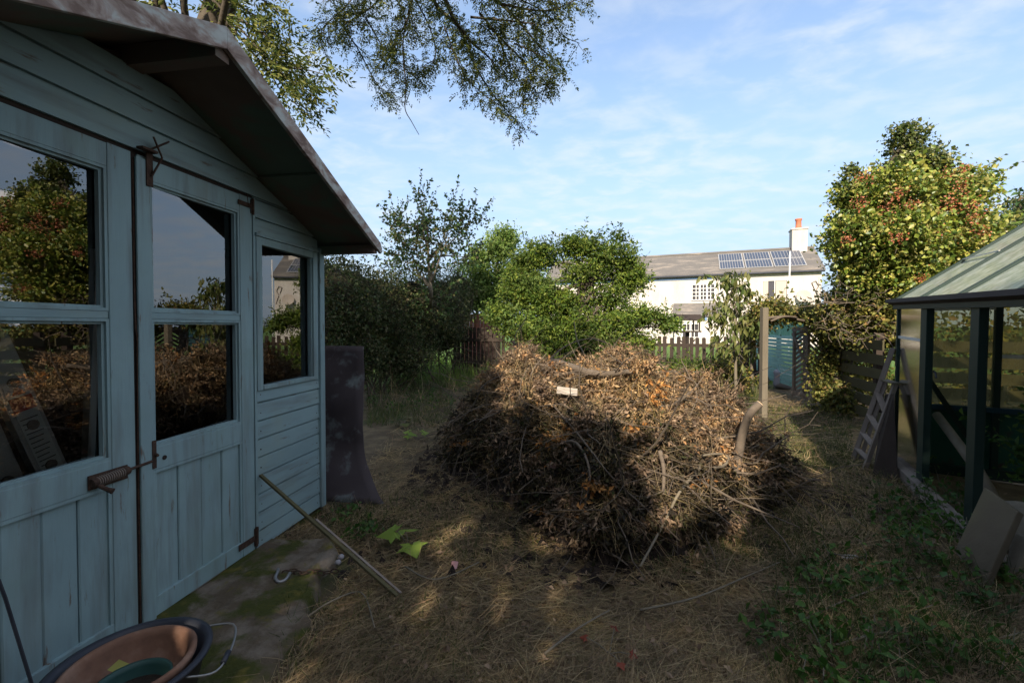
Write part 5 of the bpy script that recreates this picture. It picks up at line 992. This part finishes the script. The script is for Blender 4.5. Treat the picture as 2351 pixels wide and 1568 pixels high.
    P = np.concatenate(P); V, F = leaf_arrays(P, .038, wid=.6, r=rr, nrm=rr.normal(size=(len(P), 3)) * .4 + np.array([0, 0, 1])); w = tag(fastmesh('weeds', V, F, L_['weed']), 'low leafy green weeds spreading through the right hand grass', 'weeds', kind='stuff'); st.build('weed_stems', M['palebark'], w)
    # small litter of twigs and brown leaves
    n = 800; v = rr.uniform(880, 1600, n); u = rr.uniform(700, 2351, n); P = np.stack([(u - 1175) / 1000 * 1200 / (v - 750), 1200 / (v - 750), np.full(n, .02)], 1); P = P[~in_pile(P[:, 0], P[:, 1])]
    tag(fastmesh('leaf_litter', *leaf_arrays(P, .028, wid=.6, r=rr, nrm=rr.normal(size=(len(P), 3)) * .6 + np.array([0, 0, 1])), L_['deadbrown']), 'scattered brown leaves and bits of bark on the ground', 'leaf litter', kind='stuff')
cover()
labs = ['long thin twig across the grass at the bottom centre right', 'curved twig in the grass below the heap left side', 'pale stem arching over the bottom right weeds', 'short grey stick on the path beside the greenhouse', 'forked pale stick near the greenhouse sill', 'thin stem crossing the lower right corner', 'dry twig at the bottom middle of the garden', 'bleached stick lying on the slab edge grass']
for k, q in enumerate([[(1470, 1400), (1600, 1370), (1720, 1320), (1790, 1290)], [(930, 1300), (1000, 1330), (1100, 1290)], [(1850, 1420), (1960, 1370), (2080, 1330), (2200, 1320)], [(1900, 1268), (1940, 1275), (1990, 1280)], [(1955, 1185), (1975, 1200), (1990, 1210)], [(1920, 1480), (2050, 1450), (2200, 1480), (2351, 1450)], [(1250, 1500), (1330, 1440), (1400, 1400)], [(700, 1420), (760, 1380), (830, 1360), (860, 1440)]]):
    stick('ground_twig', [G(u, v, .035 + .02 * (j % 2)) for j, (u, v) in enumerate(q)], (.0045, .0025), labs[k], 'twig', 'palebark')
# maple seedling and other low plants
def seedling(name, u, v, h, leaf, lm, label, n, spread, seed):
    rr = np.random.default_rng(seed); g = G(u, v); T = thing(name, label, 'plant', tuple(g)); mb = MB(); Vs = []
    for k in range(n):
        a = rr.uniform(0, 6.28); e = np.array([math.cos(a) * spread * rr.uniform(.4, 1), math.sin(a) * spread * rr.uniform(.4, 1), h * rr.uniform(.6, 1.1)]); mb.tube([(0, 0, 0), e * .5 + np.array([0, 0, h * .15]), e], [.003, .002, .0015], 4)
        ax = unit(np.array([[math.cos(a), math.sin(a), -.15]]))[0]; nr = np.array([rr.normal() * .2 + .1, -.35 + rr.normal() * .2, 1.]); b = np.cross(nr, ax); b /= np.linalg.norm(b)
        pl = []                                                   # lobed blade
        for (t, r_) in [(0, 0.0), (.5, .35), (.9, .85), (1.15, .55), (1.6, 1.0), (1.9, .62), (math.pi - .0, 1.1), (-1.9 + 6.283, .62), (-1.6 + 6.283, 1.0), (-1.15 + 6.283, .55), (-.9 + 6.283, .85), (-.5 + 6.283, .35)]:
            th = t; r2 = r_ * leaf; pl.append(e + ax * leaf * .2 - ax * math.cos(th) * r2 + b * math.sin(th) * r2 + np.array([0, 0, -.18 * r2 * (1 + .5 * math.sin(3 * th))]))
        Vs.append(pl)
    mb.build('stem', M['palebark'], T); lb = MB()
    for pl in Vs: lb.add([sum(pl[1:]) / (len(pl) - 1) + np.array([0, 0, .006])] + pl, [(0, i + 1, (i + 1) % len(pl) + 1) for i in range(len(pl))])
    lb.build('leaves', L_[lm], T); return T
seedling('maple_seedling', 940, 1262, .10, .085, 'sapling', 'bright green maple seedling leaves beside the sunny straw patch', 3, .07, 1)
seedling('low_plant', 925, 985, .12, .07, 'grass', 'green broad leaved plant at the hedge foot', 8, .14, 2)
seedling('low_plant', 955, 1010, .08, .07, 'sapling', 'yellow green leaves on the ground before the hedge', 4, .12, 3)
seedling('red_leaf_plant', 1400, 1500, .04, .022, 'redleaf', 'small red leaved plant at the bottom centre', 4, .10, 4)
seedling('red_leaf_plant', 1772, 1140, .12, .03, 'redleaf', 'red leaved sprig at the heap right foot', 6, .05, 5)
c = G(1044, 1300, .02); mb = MB(); mb.add([(-.012, -.03, 0), (.014, -.028, .004), (.018, .01, .02), (.002, .032, .012), (-.016, .008, .022)], [(0, 1, 2, 3, 4)]); o = mb.build('red_wrapper', M['pink'], loc=tuple(c)); o.modifiers.new('s', 'SOLIDIFY').thickness = .001; tag(o, 'crumpled small red wrapper lying on the straw', 'wrapper')
c = G(1958, 1278, .02); lump('plastic_scrap', (c[0], c[1], .01), (.06, .02, .008), M['bag'], 'thin pale plastic scrap on the path near the weeds', 'scrap', 9)

# ------------------------------------------------------------------ trees behind the viewer that shade the garden
SN = np.array(SUN)
for q in BOUGH: LIT.append((q, .25))
def litline(p, r): LIT.append((np.array(p, float), r))
for (u, v, r) in ((1045, 1222, .045), (1262, 1415, .035), (1312, 1310, .035), (1678, 1205, .06), (1700, 1160, .05), (1840, 1045, .12), (1800, 1030, .10), (1750, 1340, .03), (1925, 935, .10)): litline(G(u, v), r)
for x in np.linspace(0.0, 1.7, 12):
    for y in (2.9, 3.2, 3.5, 3.8):
        h = float(pile_h(x, y))
        if h > .60 and not (.82 < x < 1.1 and y < 3.6): litline((x, y, h), .13)
for (u, v, Y, r) in ((1600, 1100, 2.6, .09), (1540, 1110, 2.5, .08), (1660, 900, 3.2, .15), (1590, 900, 3.1, .15), (1540, 900, 3.1, .13), (1545, 1185, 2.3, .05), (1350, 1230, 2.3, .035), (1650, 980, 2.95, .16), (1640, 1040, 2.8, .12), (1560, 1000, 2.75, .14), (1520, 960, 2.8, .13), (1450, 950, 2.9, .10), (1575, 1060, 2.6, .10), (1745, 925, 3.05, .08), (1690, 940, 3.1, .14), (1500, 1020, 2.6, .07)): litline(W(u, v, Y), r)
for t_ in (.1, .3, .5, .7, .9):
    for y_ in (-.2, -.6, -1.0, -1.4): litline(gp(.95 * t_, y_, 1.4 + .7 * t_), .10)
def cull(P, grow=1.0):
    keep = np.ones(len(P), bool)
    for p, r in LIT:
        d = P - p; t = d @ SN; q = np.linalg.norm(d - t[:, None] * SN, axis=1); keep &= ~((q < r * grow + .072) & (t > 0))
    return P[keep]
def shade_tree(x, y, H, rx, ry, z0, n, label, seed):
    rr = np.random.default_rng(seed); base = np.array([x, y, 0.]); T = thing('garden_tree', label, 'tree', (x, y, 0), 0, 'trees behind the viewer'); blobs = []
    m = 9
    for k in range(m): blobs.append((x + rr.uniform(-.7, .7) * rx, y + rr.uniform(-.6, .6) * ry, z0 + (H - z0) * rr.uniform(.1, .85), rx * .6, ry * .6, (H - z0) * .28))
    P = cull(crown_points(blobs, n, .22, 24, rr, 2.0)); P = P[P[:, 1] < -.8]; V, F = leaf_arrays(P - base, .17, wid=.7, r=rr); fastmesh('crown', V, F, L_['shade'], T)
    mb = MB(); mb.tube([(0, 0, 0), (.05, 0, H * .2), (-.05, 0, H * .4), (0, 0, H * .5)], [.14, .12, .08, .02], 8)
    for q in range(7): mb.tube(wander((-.03, 0, H * .35), (rr.normal() * rx * .5, rr.normal() * .4, H * rr.uniform(.55, .9)), 6, .08, rr), [.05, .04, .03, .02, .012, .006], 5)
    mb.build('trunk', M['bark'], T, True)
ROW = ((-8.6, -4.0, 8.8, 2.2, 1.2, .6, 12000), (-5.6, -4.0, 8.8, 1.9, 1.1, .6, 15000), (-3.2, -4.2, 7.4, 1.9, 1.2, .4, 24000), (-.8, -4.2, 6.4, 1.9, 1.2, .3, 24000), (1.7, -4.0, 6.0, 1.9, 1.2, .3, 22000), (4.1, -3.8, 5.6, 1.8, 1.0, .4, 13000), (6.4, -3.6, 5.0, 1.6, 1.0, .4, 8000))
for k, (x, y, H, rx, ry, z0, n) in enumerate(ROW):
    shade_tree(x, y, H, rx, ry, z0, n, ['leftmost and widest tree of the row behind the viewer', 'tallest tree of the row behind the viewer, second from left', 'third tree from the left in the row behind the viewer', 'tree directly behind the viewer', 'tree behind the viewer in line with the gateway', 'tree behind the viewer in line with the greenhouse', 'rightmost and smallest tree of the row behind the viewer'][k], 60 + k)
